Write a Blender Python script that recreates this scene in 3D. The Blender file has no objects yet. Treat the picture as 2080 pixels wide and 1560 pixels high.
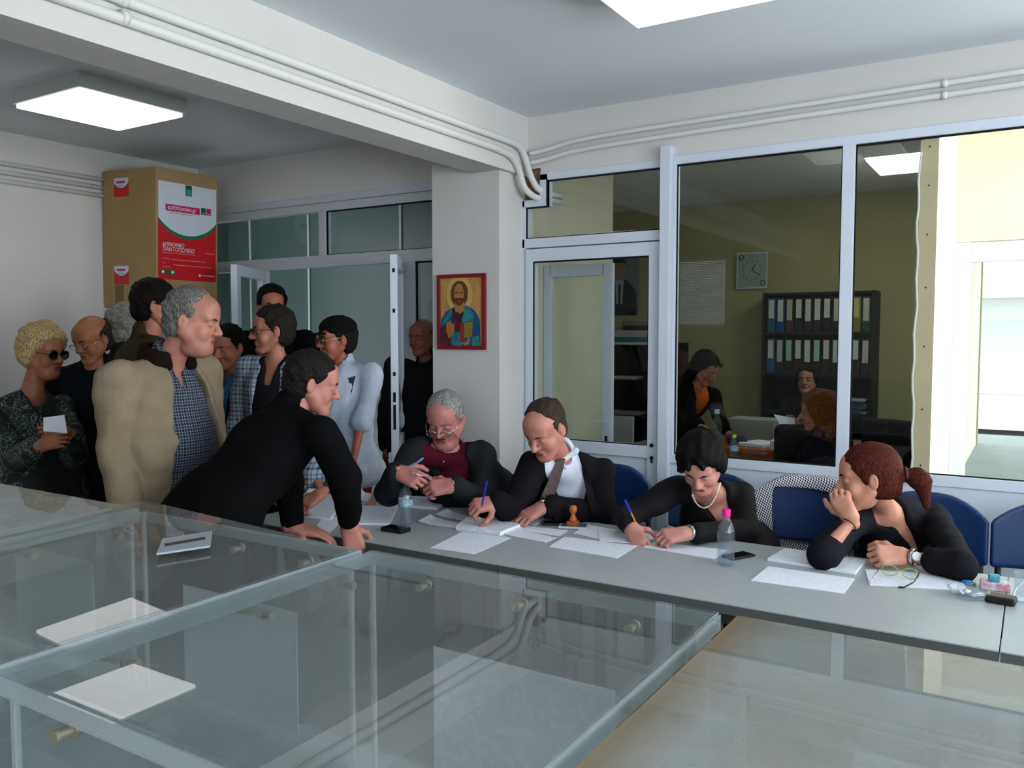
import bpy, math, random
import numpy as np
from mathutils import Vector, Matrix
SC = bpy.context.scene
COL = SC.collection
random.seed(7)
np.random.seed(7)

# ---------------------------------------------------------------- camera
F_PX, PITCH, YAW, CAM_Z = 1707.0, math.radians(3.40), math.radians(32.0), 1.58
cam_d = bpy.data.cameras.new('camera')
cam_d.sensor_width = 36.0
cam_d.lens = 36.0*F_PX/2080.0
cam_d.clip_start = 0.05
cam = bpy.data.objects.new('camera', cam_d)
COL.objects.link(cam)
cam.location = (0, 0, CAM_Z)
cam.rotation_euler = (math.pi/2-PITCH, 0, YAW)
SC.camera = cam

# ---------------------------------------------------------------- view
SC.view_settings.view_transform = 'Standard'
SC.view_settings.look = 'None'
SC.view_settings.exposure = 0.0
SC.view_settings.gamma = 1.0
SC.view_settings.use_curve_mapping = False
SC.cycles.transparent_max_bounces = 40
SC.cycles.max_bounces = 9
SC.cycles.glossy_bounces = 4
SC.cycles.caustics_reflective = False
SC.cycles.caustics_refractive = False
SC.cycles.sample_clamp_indirect = 4.0

# ---------------------------------------------------------------- daylight
world = bpy.data.worlds.new('sky')
SC.world = world
world.use_nodes = True
bg = world.node_tree.nodes['Background']
bg.inputs['Color'].default_value = (0.86, 0.93, 1.0, 1)
bg.inputs['Strength'].default_value = 5.0
def area(name, loc, direction, sx, sy, power, color):
    l = bpy.data.lights.new(name, 'AREA'); l.shape = 'RECTANGLE'; l.size = sx; l.size_y = sy
    l.energy = power; l.color = color
    o = bpy.data.objects.new(name, l); COL.objects.link(o); o.location = loc
    o.rotation_euler = Vector(direction).to_track_quat('-Z', 'Y').to_euler()
    return o
area('daylight_side_window', (2.55, 1.35, 1.75), (-1, 0, -0.05), 3.9, 1.5, 112, (0.88, 0.95, 1.0))
area('daylight_rear_window', (1.37, -3.35, 1.75), (0, 1, .05), 1.5, 1.45, 62, (0.92, 0.96, 1.0))
area('daylight_blind_window', (-4.25, -3.35, 2.2), (0, 1, 0), 0.7, .95, .3, (0.62, 0.8, 1.0))
area('added_fill_balcony_side', (2.5, 5.1, 1.65), (-1, 0, 0), 1.0, 1.4, 140, (1.0, 0.97, 0.9))  # added fill lamp at an invented side opening, brightens the balcony room
sun_d = bpy.data.lights.new('sun', 'SUN'); sun_d.energy = 4.0; sun_d.angle = 0.01
sun = bpy.data.objects.new('sun', sun_d); COL.objects.link(sun)
sun.rotation_euler = Vector((0.35, 0.75, -1.0)).to_track_quat('-Z', 'Y').to_euler()

# ---------------------------------------------------------------- placing helpers
_cp, _sp, _cy, _sy = math.cos(PITCH), math.sin(PITCH), math.cos(YAW), math.sin(YAW)
FW = Vector((-_sy*_cp, _cy*_cp, -_sp)); RT = Vector((_cy, _sy, 0)); UP = RT.cross(FW)
def ray(x, y): return FW + RT*((x-1040)/F_PX) + UP*((780-y)/F_PX)
def A(x, y, d): return Vector((0, 0, CAM_Z)) + ray(x, y)*d            # measured point at a depth
def onz(x, y, z): r = ray(x, y); return Vector((0, 0, CAM_Z)) + r*((z-CAM_Z)/r.z)
def ony(x, y, Y): r = ray(x, y); return Vector((0, 0, CAM_Z)) + r*(Y/r.y)
def V(*a): return Vector(a)

# ---------------------------------------------------------------- materials
def newmat(name):
    m = bpy.data.materials.new(name); m.use_nodes = True
    return m, m.node_tree.nodes, m.node_tree.links
def hexc(c):
    if isinstance(c, str):
        c = c.lstrip('#'); v = [int(c[i:i+2], 16)/255 for i in (0, 2, 4)]
        return tuple(x/12.92 if x < .04045 else ((x+.055)/1.055)**2.4 for x in v)
    return tuple(c)
def mat(name, color, rough=0.6, spec=0.35, metal=0.0, noise=0.0, nscale=8.0, bump=0.0, bscale=60.0, color2=None, emit=None, estr=0.0, sheen=0):
    m, N, L = newmat(name)
    b = N['Principled BSDF']
    col = hexc(color)
    b.inputs['Base Color'].default_value = (*col, 1)
    b.inputs['Roughness'].default_value = rough
    b.inputs['Specular IOR Level'].default_value = spec
    b.inputs['Metallic'].default_value = metal
    if sheen: b.inputs['Sheen Weight'].default_value = sheen
    if emit is not None:
        b.inputs['Emission Color'].default_value = (*hexc(emit), 1); b.inputs['Emission Strength'].default_value = estr
    tc = N.new('ShaderNodeTexCoord')
    if noise or color2:
        n = N.new('ShaderNodeTexNoise'); n.inputs['Scale'].default_value = nscale; n.inputs['Detail'].default_value = 5
        L.new(tc.outputs['Object'], n.inputs['Vector'])
        mx = N.new('ShaderNodeMix'); mx.data_type = 'RGBA'
        c2 = hexc(color2) if color2 else tuple(x*(1-noise) for x in col)
        mx.inputs[6].default_value = (*col, 1); mx.inputs[7].default_value = (*c2, 1)
        r = N.new('ShaderNodeMapRange'); r.inputs[1].default_value = .35; r.inputs[2].default_value = .65
        L.new(n.outputs[0], r.inputs[0]); L.new(r.outputs[0], mx.inputs[0]); L.new(mx.outputs[2], b.inputs['Base Color'])
    if bump:
        n2 = N.new('ShaderNodeTexNoise'); n2.inputs['Scale'].default_value = bscale; n2.inputs['Detail'].default_value = 4
        L.new(tc.outputs['Object'], n2.inputs['Vector'])
        bp = N.new('ShaderNodeBump'); bp.inputs['Strength'].default_value = bump; bp.inputs['Distance'].default_value = .01
        L.new(n2.outputs[0], bp.inputs['Height']); L.new(bp.outputs[0], b.inputs['Normal'])
    return m
def glassmat(name, ior=1.5, tint=(.93, .97, .96), haze=0.0, hazecol=(.7, .75, .72), rough=0.0, stain=None):
    m, N, L = newmat(name)
    for n in list(N):
        if n.type != 'OUTPUT_MATERIAL': N.remove(n)
    out = [n for n in N if n.type == 'OUTPUT_MATERIAL'][0]
    tr = N.new('ShaderNodeBsdfTransparent'); tr.inputs[0].default_value = (*tint, 1)
    df = N.new('ShaderNodeBsdfDiffuse'); df.inputs[0].default_value = (*hazecol, 1)
    gl = N.new('ShaderNodeBsdfGlossy'); gl.inputs['Roughness'].default_value = rough
    fr = N.new('ShaderNodeFresnel'); fr.inputs[0].default_value = ior
    ge = N.new('ShaderNodeNewGeometry')
    inv = N.new('ShaderNodeMath'); inv.operation = 'SUBTRACT'; inv.inputs[0].default_value = 1
    L.new(ge.outputs['Backfacing'], inv.inputs[1])
    mu = N.new('ShaderNodeMath'); mu.operation = 'MULTIPLY'
    L.new(fr.outputs[0], mu.inputs[0]); L.new(inv.outputs[0], mu.inputs[1])
    m1 = N.new('ShaderNodeMixShader'); m1.inputs[0].default_value = haze
    L.new(tr.outputs[0], m1.inputs[1]); L.new(df.outputs[0], m1.inputs[2])
    if stain:
        tc = N.new('ShaderNodeTexCoord'); n = N.new('ShaderNodeTexNoise')
        n.inputs['Scale'].default_value = 7; n.inputs['Detail'].default_value = 8; n.inputs['Roughness'].default_value = .65
        L.new(tc.outputs['Object'], n.inputs['Vector'])
        r = N.new('ShaderNodeMapRange'); r.inputs[1].default_value = .3; r.inputs[2].default_value = .75
        r.inputs[3].default_value = haze*.8; r.inputs[4].default_value = min(1, haze*1.3)
        L.new(n.outputs[0], r.inputs[0]); L.new(r.outputs[0], m1.inputs[0])
        r2 = N.new('ShaderNodeMapRange'); r2.inputs[1].default_value = .5; r2.inputs[2].default_value = .8
        n3 = N.new('ShaderNodeTexNoise'); n3.inputs['Scale'].default_value = 4; n3.inputs['Detail'].default_value = 6
        L.new(tc.outputs['Object'], n3.inputs['Vector']); L.new(n3.outputs[0], r2.inputs[0])
        mx = N.new('ShaderNodeMix'); mx.data_type = 'RGBA'
        mx.inputs[6].default_value = (*hazecol, 1); mx.inputs[7].default_value = (*stain, 1)
        L.new(r2.outputs[0], mx.inputs[0])
        sp = N.new('ShaderNodeSeparateXYZ'); L.new(tc.outputs['Object'], sp.inputs[0])
        r3 = N.new('ShaderNodeMapRange'); r3.inputs[1].default_value = -.27; r3.inputs[2].default_value = -.345; r3.inputs[3].default_value = 0; r3.inputs[4].default_value = 1.1
        L.new(sp.outputs[0], r3.inputs[0]); e1 = mth(N, L, 'MULTIPLY', r3.outputs[0], mth(N, L, 'ADD', r.outputs[0], .35))
        mx2 = N.new('ShaderNodeMix'); mx2.data_type = 'RGBA'; L.new(mx.outputs[2], mx2.inputs[6]); mx2.inputs[7].default_value = (.36, .21, .07, 1)
        L.new(mth(N, L, 'MINIMUM', e1, 1.0), mx2.inputs[0]); L.new(mx2.outputs[2], df.inputs[0])
    m2 = N.new('ShaderNodeMixShader')
    L.new(mu.outputs[0], m2.inputs[0]); L.new(m1.outputs[0], m2.inputs[1]); L.new(gl.outputs[0], m2.inputs[2])
    L.new(m2.outputs[0], out.inputs[0])
    return m
def mth(N, L, op, a, b=None):
    n = N.new('ShaderNodeMath'); n.operation = op
    for i, v in enumerate((a, b)):
        if v is None: continue
        if isinstance(v, (int, float)): n.inputs[i].default_value = v
        else: L.new(v, n.inputs[i])
    return n.outputs[0]
def plaid(name, base, line, pale, period=.034, rough=.85, ua=1.0, ub=0.0):
    m, N, L = newmat(name); b = N['Principled BSDF']; b.inputs['Roughness'].default_value = rough
    b.inputs['Specular IOR Level'].default_value = .1
    tc = N.new('ShaderNodeTexCoord'); s = N.new('ShaderNodeSeparateXYZ'); L.new(tc.outputs['Object'], s.inputs[0])
    xy = mth(N, L, 'ADD', mth(N, L, 'MULTIPLY', s.outputs[0], ua), mth(N, L, 'MULTIPLY', s.outputs[1], ub))
    def stripe(v, w, off=0.0):
        f = mth(N, L, 'FRACT', mth(N, L, 'ADD', mth(N, L, 'DIVIDE', v, period), off))
        return mth(N, L, 'LESS_THAN', f, w)
    a = mth(N, L, 'ADD', stripe(xy, .22), stripe(s.outputs[2], .22))
    c = mth(N, L, 'MINIMUM', mth(N, L, 'ADD', stripe(xy, .12, .5), stripe(s.outputs[2], .12, .5)), 1.0)
    m1 = N.new('ShaderNodeMix'); m1.data_type = 'RGBA'; m1.inputs[6].default_value = (*hexc(base), 1); m1.inputs[7].default_value = (*hexc(line), 1)
    L.new(mth(N, L, 'MULTIPLY', a, .5), m1.inputs[0])
    m2 = N.new('ShaderNodeMix'); m2.data_type = 'RGBA'; L.new(m1.outputs[2], m2.inputs[6]); m2.inputs[7].default_value = (*hexc(pale), 1)
    L.new(mth(N, L, 'MULTIPLY', c, .6), m2.inputs[0]); L.new(m2.outputs[2], b.inputs['Base Color'])
    return m
def checks(name, c1, c2, scale=70):
    m, N, L = newmat(name); b = N['Principled BSDF']; b.inputs['Roughness'].default_value = .9
    tc = N.new('ShaderNodeTexCoord'); mp = N.new('ShaderNodeMapping'); mp.inputs['Rotation'].default_value = (0, .35, .3)
    L.new(tc.outputs['Object'], mp.inputs[0])
    s = N.new('ShaderNodeSeparateXYZ'); L.new(mp.outputs[0], s.inputs[0])
    u = mth(N, L, 'ADD', s.outputs[0], mth(N, L, 'MULTIPLY', s.outputs[1], .9))
    f1 = mth(N, L, 'FRACT', mth(N, L, 'MULTIPLY', u, scale)); f2 = mth(N, L, 'FRACT', mth(N, L, 'MULTIPLY', s.outputs[2], scale))
    d = mth(N, L, 'LESS_THAN', f2, .5); e = mth(N, L, 'LESS_THAN', f1, .5)
    k = mth(N, L, 'ABSOLUTE', mth(N, L, 'SUBTRACT', d, e))
    mx = N.new('ShaderNodeMix'); mx.data_type = 'RGBA'; mx.inputs[6].default_value = (*hexc(c1), 1); mx.inputs[7].default_value = (*hexc(c2), 1)
    L.new(k, mx.inputs[0]); L.new(mx.outputs[2], b.inputs['Base Color'])
    return m
def papermat(name, base, ink, lines=110.0, amount=.24):
    m, N, L = newmat(name); b = N['Principled BSDF']; b.inputs['Roughness'].default_value = .8; b.inputs['Specular IOR Level'].default_value = .2
    tc = N.new('ShaderNodeTexCoord'); s = N.new('ShaderNodeSeparateXYZ'); L.new(tc.outputs['Object'], s.inputs[0])
    f = mth(N, L, 'FRACT', mth(N, L, 'MULTIPLY', s.outputs[1], lines))
    n = N.new('ShaderNodeTexNoise'); n.inputs['Scale'].default_value = 60; n.inputs['Detail'].default_value = 3
    L.new(tc.outputs['Object'], n.inputs['Vector'])
    k = mth(N, L, 'MULTIPLY', mth(N, L, 'LESS_THAN', f, .4), mth(N, L, 'GREATER_THAN', n.outputs[0], .47))
    mx = N.new('ShaderNodeMix'); mx.data_type = 'RGBA'; mx.inputs[6].default_value = (*hexc(base), 1); mx.inputs[7].default_value = (*hexc(ink), 1)
    L.new(mth(N, L, 'MULTIPLY', k, amount), mx.inputs[0]); L.new(mx.outputs[2], b.inputs['Base Color'])
    return m

M = {}
M['plaster'] = mat('plaster', '#d0cecb', .9, .1, noise=.05, nscale=1.5, bump=.12, bscale=90)
M['ceil'] = mat('ceiling_paint', '#e0e6ea', .95, .05, noise=.04, nscale=1.2)
M['cream'] = mat('cream_paint', '#dcd6c2', .9, .1, noise=.05, nscale=2)
M['floor'] = mat('floor_tile', '#a5a29b', .4, .4, noise=.1, nscale=3)
M['alu'] = mat('white_aluminium', '#ccd3df', .4, .4, noise=.02, nscale=5)
M['aludark'] = mat('grey_aluminium', '#bcc1c6', .45, .4)
M['gasket'] = mat('black_gasket', '#0c0d10', .7, .2)
M['panel'] = mat('corridor_panel', '#34423f', .35, .25, noise=.12, nscale=1.5)
M['pipe'] = mat('painted_pipe', '#d6d7d3', .5, .3)
M['lampbody'] = mat('lamp_housing', '#b9beba', .6, .3)
M['lamp'] = mat('lamp_diffuser', '#ffffff', .6, .2, emit=(1, .99, 1), estr=2.0)
M['lampdim'] = mat('office_lamp_diffuser', '#ffffff', .6, .2, emit=(.95, 1, .95), estr=13)
M['pane'] = glassmat('window_glass', 1.5, (.94, .965, .955))
M['acryl'] = glassmat('acrylic_wall', 1.5, (.93, .95, .95), .045, (.58, .60, .60))
M['acrylrim'] = glassmat('acrylic_rim', 1.7, (.8, .86, .87), .28, (.68, .74, .76))
M['acryllid'] = glassmat('acrylic_lid', 1.66, (.88, .90, .90), .075, (.56, .58, .58))
M['acryldirty'] = glassmat('dusty_acrylic_lid', 1.6, (.78, .78, .72), .36, (.47, .50, .50), stain=(.43, .38, .26))
M['dustlid'] = glassmat('scuffed_grey_lid', 1.6, (.6, .62, .6), .62, (.36, .40, .39), stain=(.33, .36, .33))
M['table'] = mat('grey_laminate', '#a2a8aa', .38, .4, noise=.04, nscale=25)
M['tabedge'] = mat('table_edging', '#4c504f', .6, .3)
M['legmetal'] = mat('dark_steel', '#25282b', .4, .5)
M['chrome'] = mat('chrome', '#b9bcc0', .2, .5, metal=1)
M['blue'] = mat('blue_vinyl', '#15305c', .42, .4, noise=.06, nscale=20, bump=.05)
M['paper'] = mat('white_paper', '#e0e4ee', .8, .2)
M['print'] = papermat('printed_paper', '#e2e6f0', '#7d8496')
M['papercase'] = papermat('notice_paper', '#bcc0c3', '#8d9297', 60, .18)
M['cardboard'] = mat('cardboard', '#a68b60', .85, .1, noise=.1, nscale=6)
M['tape'] = mat('parcel_tape', '#75602f', .5, .3)
M['black'] = mat('black_plastic', '#0b0c0e', .35, .4)
M['blackmatte'] = mat('black_rubber', '#141314', .8, .2)
M['brass'] = mat('old_brass', '#8d8470', .45, .5, metal=.3)
M['orange'] = mat('orange_wood', '#b35c1d', .35, .5, noise=.15, nscale=25)
M['bluepen'] = mat('blue_plastic', '#1a2aa8', .35, .4)
M['amber'] = mat('amber_plastic', '#c77b28', .3, .5)
def skin(name, c, c2=None): 
    m = mat(name, c, .5, .35, color2=c2 or tuple(x*.82 for x in hexc(c)), nscale=22, bump=.08, bscale=140)
    m.node_tree.nodes['Principled BSDF'].inputs['Subsurface Weight'].default_value = .08
    m.node_tree.nodes['Principled BSDF'].inputs['Subsurface Radius'].default_value = (.02, .008, .004)
    return m
M['lip'] = mat('lips', '#8a4440', .45, .4)
M['eyewhite'] = mat('eye_white', '#c9c2b8', .3, .5)
M['iris'] = mat('iris', '#1c1310', .2, .5)
M['nail'] = mat('dark_red_nail', '#4a0f1c', .25, .6)

# ---------------------------------------------------------------- mesh builder
class MB:
    def __init__(s): s.v = []; s.f = []; s.m = []; s.n = 0
    def add(s, v, f, mi=0):
        v = np.asarray(v, float).reshape(-1, 3)
        s.v.append(v)
        if isinstance(f, np.ndarray):
            ff = f+s.n; s.f.append(ff); s.m.append(np.full(len(ff), mi) if np.isscalar(mi) else np.asarray(mi))
        else:
            for q in f:
                a = np.array([q])+s.n; s.f.append(a); s.m.append(np.array([mi]))
        s.n += len(v); return s
    def box(s, x0, x1, y0, y1, z0, z1, mi=0, mtx=None):
        v = np.array([(x, y, z) for x in (x0, x1) for y in (y0, y1) for z in (z0, z1)], float)
        if mtx is not None: v = np.array([tuple(mtx @ Vector(p)) for p in v])
        f = np.array([(0, 1, 3, 2), (4, 6, 7, 5), (0, 4, 5, 1), (2, 3, 7, 6), (0, 2, 6, 4), (1, 5, 7, 3)])
        return s.add(v, f, mi)
    def tube(s, pts, r, n=10, mi=0, closed=False):
        pts = [Vector(p) for p in pts]; k = len(pts); rs = r if isinstance(r, (list, tuple)) else [r]*k
        vs = []; prev = None
        for i, p in enumerate(pts):
            if closed: t = pts[(i+1) % k]-pts[i-1]
            else: t = pts[min(i+1, k-1)]-pts[max(i-1, 0)]
            t.normalize()
            if prev is None:
                a = Vector((0, 0, 1)) if abs(t.z) < .9 else Vector((1, 0, 0))
                u = t.cross(a).normalized()
            else:
                u = (prev-t*prev.dot(t)).normalized()
            prev = u; w = t.cross(u)
            for j in range(n):
                a = 2*math.pi*j/n
                vs.append(p+(u*math.cos(a)+w*math.sin(a))*rs[i])
        fs = []
        for i in range(k if closed else k-1):
            i2 = (i+1) % k
            for j in range(n):
                fs.append((i*n+j, i*n+(j+1) % n, i2*n+(j+1) % n, i2*n+j))
        fs = np.array(fs)
        if not closed:
            base = len(vs); vs += [pts[0], pts[-1]]
            cap = [(base, (j+1) % n, j, j) for j in range(n)]+[(base+1, (k-1)*n+j, (k-1)*n+(j+1) % n, (k-1)*n+(j+1) % n) for j in range(n)]
            s.add([tuple(v) for v in vs], fs, mi); nb = s.n-len(vs)
            tri = np.array([(a, b, c) for a, b, c, _ in cap])+nb
            s.f.append(tri); s.m.append(np.full(len(tri), mi)); return s
        return s.add([tuple(v) for v in vs], fs, mi)
    def lathe(s, prof, c=(0, 0, 0), n=24, mi=0, mtx=None):
        vs = []; k = len(prof)
        for r, z in prof:
            for j in range(n):
                a = 2*math.pi*j/n; vs.append((r*math.cos(a), r*math.sin(a), z))
        if mtx is not None: vs = [tuple(mtx @ Vector(v)) for v in vs]
        else: vs = [(v[0]+c[0], v[1]+c[1], v[2]+c[2]) for v in vs]
        fs = np.array([(i*n+j, i*n+(j+1) % n, (i+1)*n+(j+1) % n, (i+1)*n+j) for i in range(k-1) for j in range(n)])
        return s.add(vs, fs, mi)
    def prism(s, quad, z0, z1, mi=0):
        n = len(quad); v = [(p[0], p[1], z0) for p in quad]+[(p[0], p[1], z1) for p in quad]
        s.add(v, [tuple(reversed(range(n))), tuple(range(n, 2*n))]+[(i, (i+1) % n, n+(i+1) % n, n+i) for i in range(n)], mi); return s
    def sphere(s, c, r, n=12, mi=0):
        k = n//2; prof = [(max(1e-5, math.sin(math.pi*i/k)), -math.cos(math.pi*i/k)) for i in range(k+1)]
        r = (r, r, r) if np.isscalar(r) else r
        m = Matrix.Translation(Vector(c)) @ Matrix.Diagonal((*r, 1))
        return s.lathe(prof, n=n, mi=mi, mtx=m)
    def build(s, name, mats, parent=None, smooth=False, origin=None, bevel=0, loc=None, autosmooth=False):
        V_ = np.concatenate(s.v) if s.v else np.zeros((0, 3))
        org = np.array(origin if origin is not None else (0, 0, 0), float)
        V_ = V_-org
        me = bpy.data.meshes.new(name)
        nl = sum(f.size for f in s.f); nf = sum(len(f) for f in s.f)
        me.vertices.add(len(V_)); me.vertices.foreach_set('co', V_.astype(np.float32).ravel())
        me.loops.add(nl); me.loops.foreach_set('vertex_index', np.concatenate([f.ravel() for f in s.f]).astype(np.int32))
        me.polygons.add(nf)
        tot = np.concatenate([np.full(len(f), f.shape[1]) for f in s.f]); st = np.concatenate([[0], np.cumsum(tot)[:-1]])
        me.polygons.foreach_set('loop_start', st.astype(np.int32))
        me.polygons.foreach_set('material_index', np.concatenate(s.m).astype(np.int32))
        me.update(calc_edges=True); me.validate()
        if not isinstance(mats, (list, tuple)): mats = [mats]
        for m_ in mats: me.materials.append(M[m_] if isinstance(m_, str) else m_)
        me.polygons.foreach_set('use_smooth', np.full(len(me.polygons), bool(smooth)))
        o = bpy.data.objects.new(name, me); COL.objects.link(o)
        if parent is not None: o.parent = parent
        if origin is not None and parent is None: o.location = Vector(org)
        if loc is not None: o.location = loc
        if autosmooth and smooth:
            try: me.set_sharp_from_angle(angle=math.radians(40))
            except Exception: pass
        if bevel:
            b = o.modifiers.new('bevel', 'BEVEL'); b.width = bevel; b.segments = 2; b.limit_method = 'ANGLE'
        return o
def tag(o, label=None, cat=None, group=None, kind=None):
    if label: o['label'] = label
    if cat: o['category'] = cat
    if group: o['group'] = group
    if kind: o['kind'] = kind
    return o
def empty(name, loc, label, cat, group=None, rz=0):
    o = bpy.data.objects.new(name, None); COL.objects.link(o); o.location = loc; o.rotation_euler = (0, 0, rz)
    o.empty_display_size = .1
    return tag(o, label, cat, group)
def struct(name, mb, m, parent=None, **k):
    o = mb.build(name, m, parent, **k)
    if parent is None: o['kind'] = 'structure'
    return o
def copy_tree(o, loc, rz=None, label=None, parent=None):
    c = o.copy(); COL.objects.link(c)
    if parent is None:
        c.location = loc
        if rz is not None: c.rotation_euler = (0, 0, rz)
        if label: c['label'] = label
    else: c.parent = parent
    for ch in list(o.children): copy_tree(ch, None, parent=c)
    return c

# ---------------------------------------------------------------- organic surfaces: smooth unions meshed as one skin
def _noise(P, k, seed, vert=0):
    r = np.random.RandomState(seed); o = 0
    for _ in range(5):
        d = r.normal(size=3); d[2] *= (.12 if vert else 1); d /= np.linalg.norm(d); kk = k*(.6+.9*r.rand())
        o = o+np.sin((P[0]*d[0]+P[1]*d[1]+P[2]*d[2])*kk+r.rand()*6.28)
    return o/3.0
class SDF:
    def __init__(s): s.ops = []
    def _a(s, fn, lo, hi, k, mode): s.ops.append((fn, np.array(lo, float), np.array(hi, float), k, mode)); return s
    def cap(s, a, b, ra, rb=None, k=.02, mode='u'):
        rb = ra if rb is None else rb
        a = np.array(a, float); b = np.array(b, float); ab = b-a; L2 = max(1e-9, ab@ab)
        def fn(P):
            p = [P[i]-a[i] for i in range(3)]
            t = np.clip((p[0]*ab[0]+p[1]*ab[1]+p[2]*ab[2])/L2, 0, 1)
            return np.sqrt(sum((p[i]-t*ab[i])**2 for i in range(3)))-(ra+(rb-ra)*t)
        r = max(ra, rb)
        return s._a(fn, np.minimum(a, b)-r, np.maximum(a, b)+r, k, mode)
    def ell(s, c, r, R=None, k=.02, mode='u'):
        c = np.array(c, float); r = np.array(r, float)
        R = np.eye(3) if R is None else np.array(R, float)   # rows are the axes
        def fn(P):
            p = [P[i]-c[i] for i in range(3)]
            q = [R[j][0]*p[0]+R[j][1]*p[1]+R[j][2]*p[2] for j in range(3)]
            k0 = np.sqrt(sum((q[j]/r[j])**2 for j in range(3))); k1 = np.sqrt(sum((q[j]/r[j]**2)**2 for j in range(3)))+1e-9
            return k0*(k0-1)/k1
        e = np.sqrt(sum((R[j]*r[j])**2 for j in range(3)))
        return s._a(fn, c-e, c+e, k, mode)
    def fun(s, fn, lo, hi, k=.01, mode='s'): return s._a(fn, lo, hi, k, mode)
    def mesh(s, res, noise=None, pad=.012):
        un = [o for o in s.ops if o[4] == 'u']
        lo = np.min([o[1] for o in un], 0)-pad-res*2; hi = np.max([o[2] for o in un], 0)+pad+res*2
        n = np.ceil((hi-lo)/res).astype(int)+1
        ax = [(lo[i]+np.arange(n[i])*res).astype(np.float32) for i in range(3)]
        D = np.full(n, .08, np.float32)
        for fn, l, h, k, mode in s.ops:
            mg = k+.03+res
            i0 = np.clip(np.floor((l-mg-lo)/res).astype(int), 0, n); i1 = np.clip(np.ceil((h+mg-lo)/res).astype(int)+1, 0, n)
            if np.any(i1 <= i0): continue
            sl = tuple(slice(i0[i], i1[i]) for i in range(3))
            P = [ax[0][sl[0]][:, None, None], ax[1][sl[1]][None, :, None], ax[2][sl[2]][None, None, :]]
            d = fn(P); d = np.broadcast_to(d, D[sl].shape); cur = D[sl]
            if mode == 'u':
                hh = np.clip(.5+.5*(d-cur)/k, 0, 1); D[sl] = d+(cur-d)*hh-k*hh*(1-hh)
                D[sl] = np.minimum(D[sl], cur)
            elif mode == 's':      # cut away
                d2 = -d; hh = np.clip(.5-.5*(d2-cur)/k, 0, 1); D[sl] = np.maximum(cur, d2+(cur-d2)*hh+k*hh*(1-hh))
            elif mode == 'add': D[sl] = cur+d
        if noise:
            P = [ax[0][:, None, None], ax[1][None, :, None], ax[2][None, None, :]]
            for nz in noise: D += (nz[0]*_noise(P, *nz[1:])).astype(np.float32)
        for i in range(3):
            q = [slice(None)]*3; q[i] = 0; D[tuple(q)] = 1e-2; q[i] = -1; D[tuple(q)] = 1e-2
        return surface_nets(D, lo, res)
def surface_nets(D, lo, h):
    I = D < 0; n = D.shape; cn = (n[0]-1, n[1]-1, n[2]-1)
    acc = np.zeros(cn+(3,), np.float32); cnt = np.zeros(cn, np.float32)
    crosses = []
    for a in range(3):
        s0 = [slice(None)]*3; s1 = [slice(None)]*3; s0[a] = slice(0, -1); s1[a] = slice(1, None)
        d0 = D[tuple(s0)]; d1 = D[tuple(s1)]; X = (I[tuple(s0)] != I[tuple(s1)])
        crosses.append((X, I[tuple(s0)]))
        idx = np.argwhere(X)
        v0 = d0[X]; v1 = d1[X]; t = v0/(v0-v1)
        pos = idx.astype(np.float32); pos[:, a] += t
        b, c = [i for i in range(3) if i != a]
        for ob in (0, -1):
            for oc in (0, -1):
                ci = idx.copy(); ci[:, b] += ob; ci[:, c] += oc
                ok = (ci >= 0).all(1) & (ci[:, 0] < cn[0]) & (ci[:, 1] < cn[1]) & (ci[:, 2] < cn[2])
                ci = ci[ok]; np.add.at(acc, tuple(ci.T), pos[ok]); np.add.at(cnt, tuple(ci.T), 1)
    act = cnt > 0; vid = np.full(cn, -1, np.int64); vid[act] = np.arange(act.sum())
    V_ = acc[act]/cnt[act][:, None]*h+np.array(lo)
    F = []
    for a in range(3):
        X, ins = crosses[a]; b, c = (a+1) % 3, (a+2) % 3
        idx = np.argwhere(X); sg = ins[X]
        ok = (idx[:, b] > 0) & (idx[:, c] > 0) & (idx[:, b] < cn[b]) & (idx[:, c] < cn[c]); idx = idx[ok]; sg = sg[ok]
        def g(ob, oc):
            q = idx.copy(); q[:, b] += ob; q[:, c] += oc; return vid[tuple(q.T)]
        q = np.stack([g(-1, -1), g(0, -1), g(0, 0), g(-1, 0)], 1)
        q[~sg] = q[~sg][:, ::-1]
        F.append(q)
    F = np.concatenate(F); F = F[(F >= 0).all(1)]
    return V_, F

# ---------------------------------------------------------------- people
def hairmat(c):
    m, N, L = newmat('hair'); b = N['Principled BSDF']; b.inputs['Roughness'].default_value = .6; b.inputs['Specular IOR Level'].default_value = .07
    tc = N.new('ShaderNodeTexCoord'); mp = N.new('ShaderNodeMapping'); mp.inputs['Scale'].default_value = (1, 1, .22); L.new(tc.outputs['Object'], mp.inputs[0])
    n = N.new('ShaderNodeTexNoise'); n.inputs['Scale'].default_value = 260; n.inputs['Detail'].default_value = 4; L.new(mp.outputs[0], n.inputs['Vector'])
    col = hexc(c); mx = N.new('ShaderNodeMix'); mx.data_type = 'RGBA'; mx.inputs[6].default_value = (*[x*.35 for x in col], 1); mx.inputs[7].default_value = (*[min(1, x*1.25) for x in col], 1)
    r = N.new('ShaderNodeMapRange'); r.inputs[1].default_value = .38; r.inputs[2].default_value = .62; L.new(n.outputs[0], r.inputs[0]); L.new(r.outputs[0], mx.inputs[0]); L.new(mx.outputs[2], b.inputs['Base Color'])
    bp = N.new('ShaderNodeBump'); bp.inputs['Strength'].default_value = .8; bp.inputs['Distance'].default_value = .006; L.new(n.outputs[0], bp.inputs['Height']); L.new(bp.outputs[0], b.inputs['Normal'])
    return m
def npv(v): return np.array(tuple(v), float)
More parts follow.
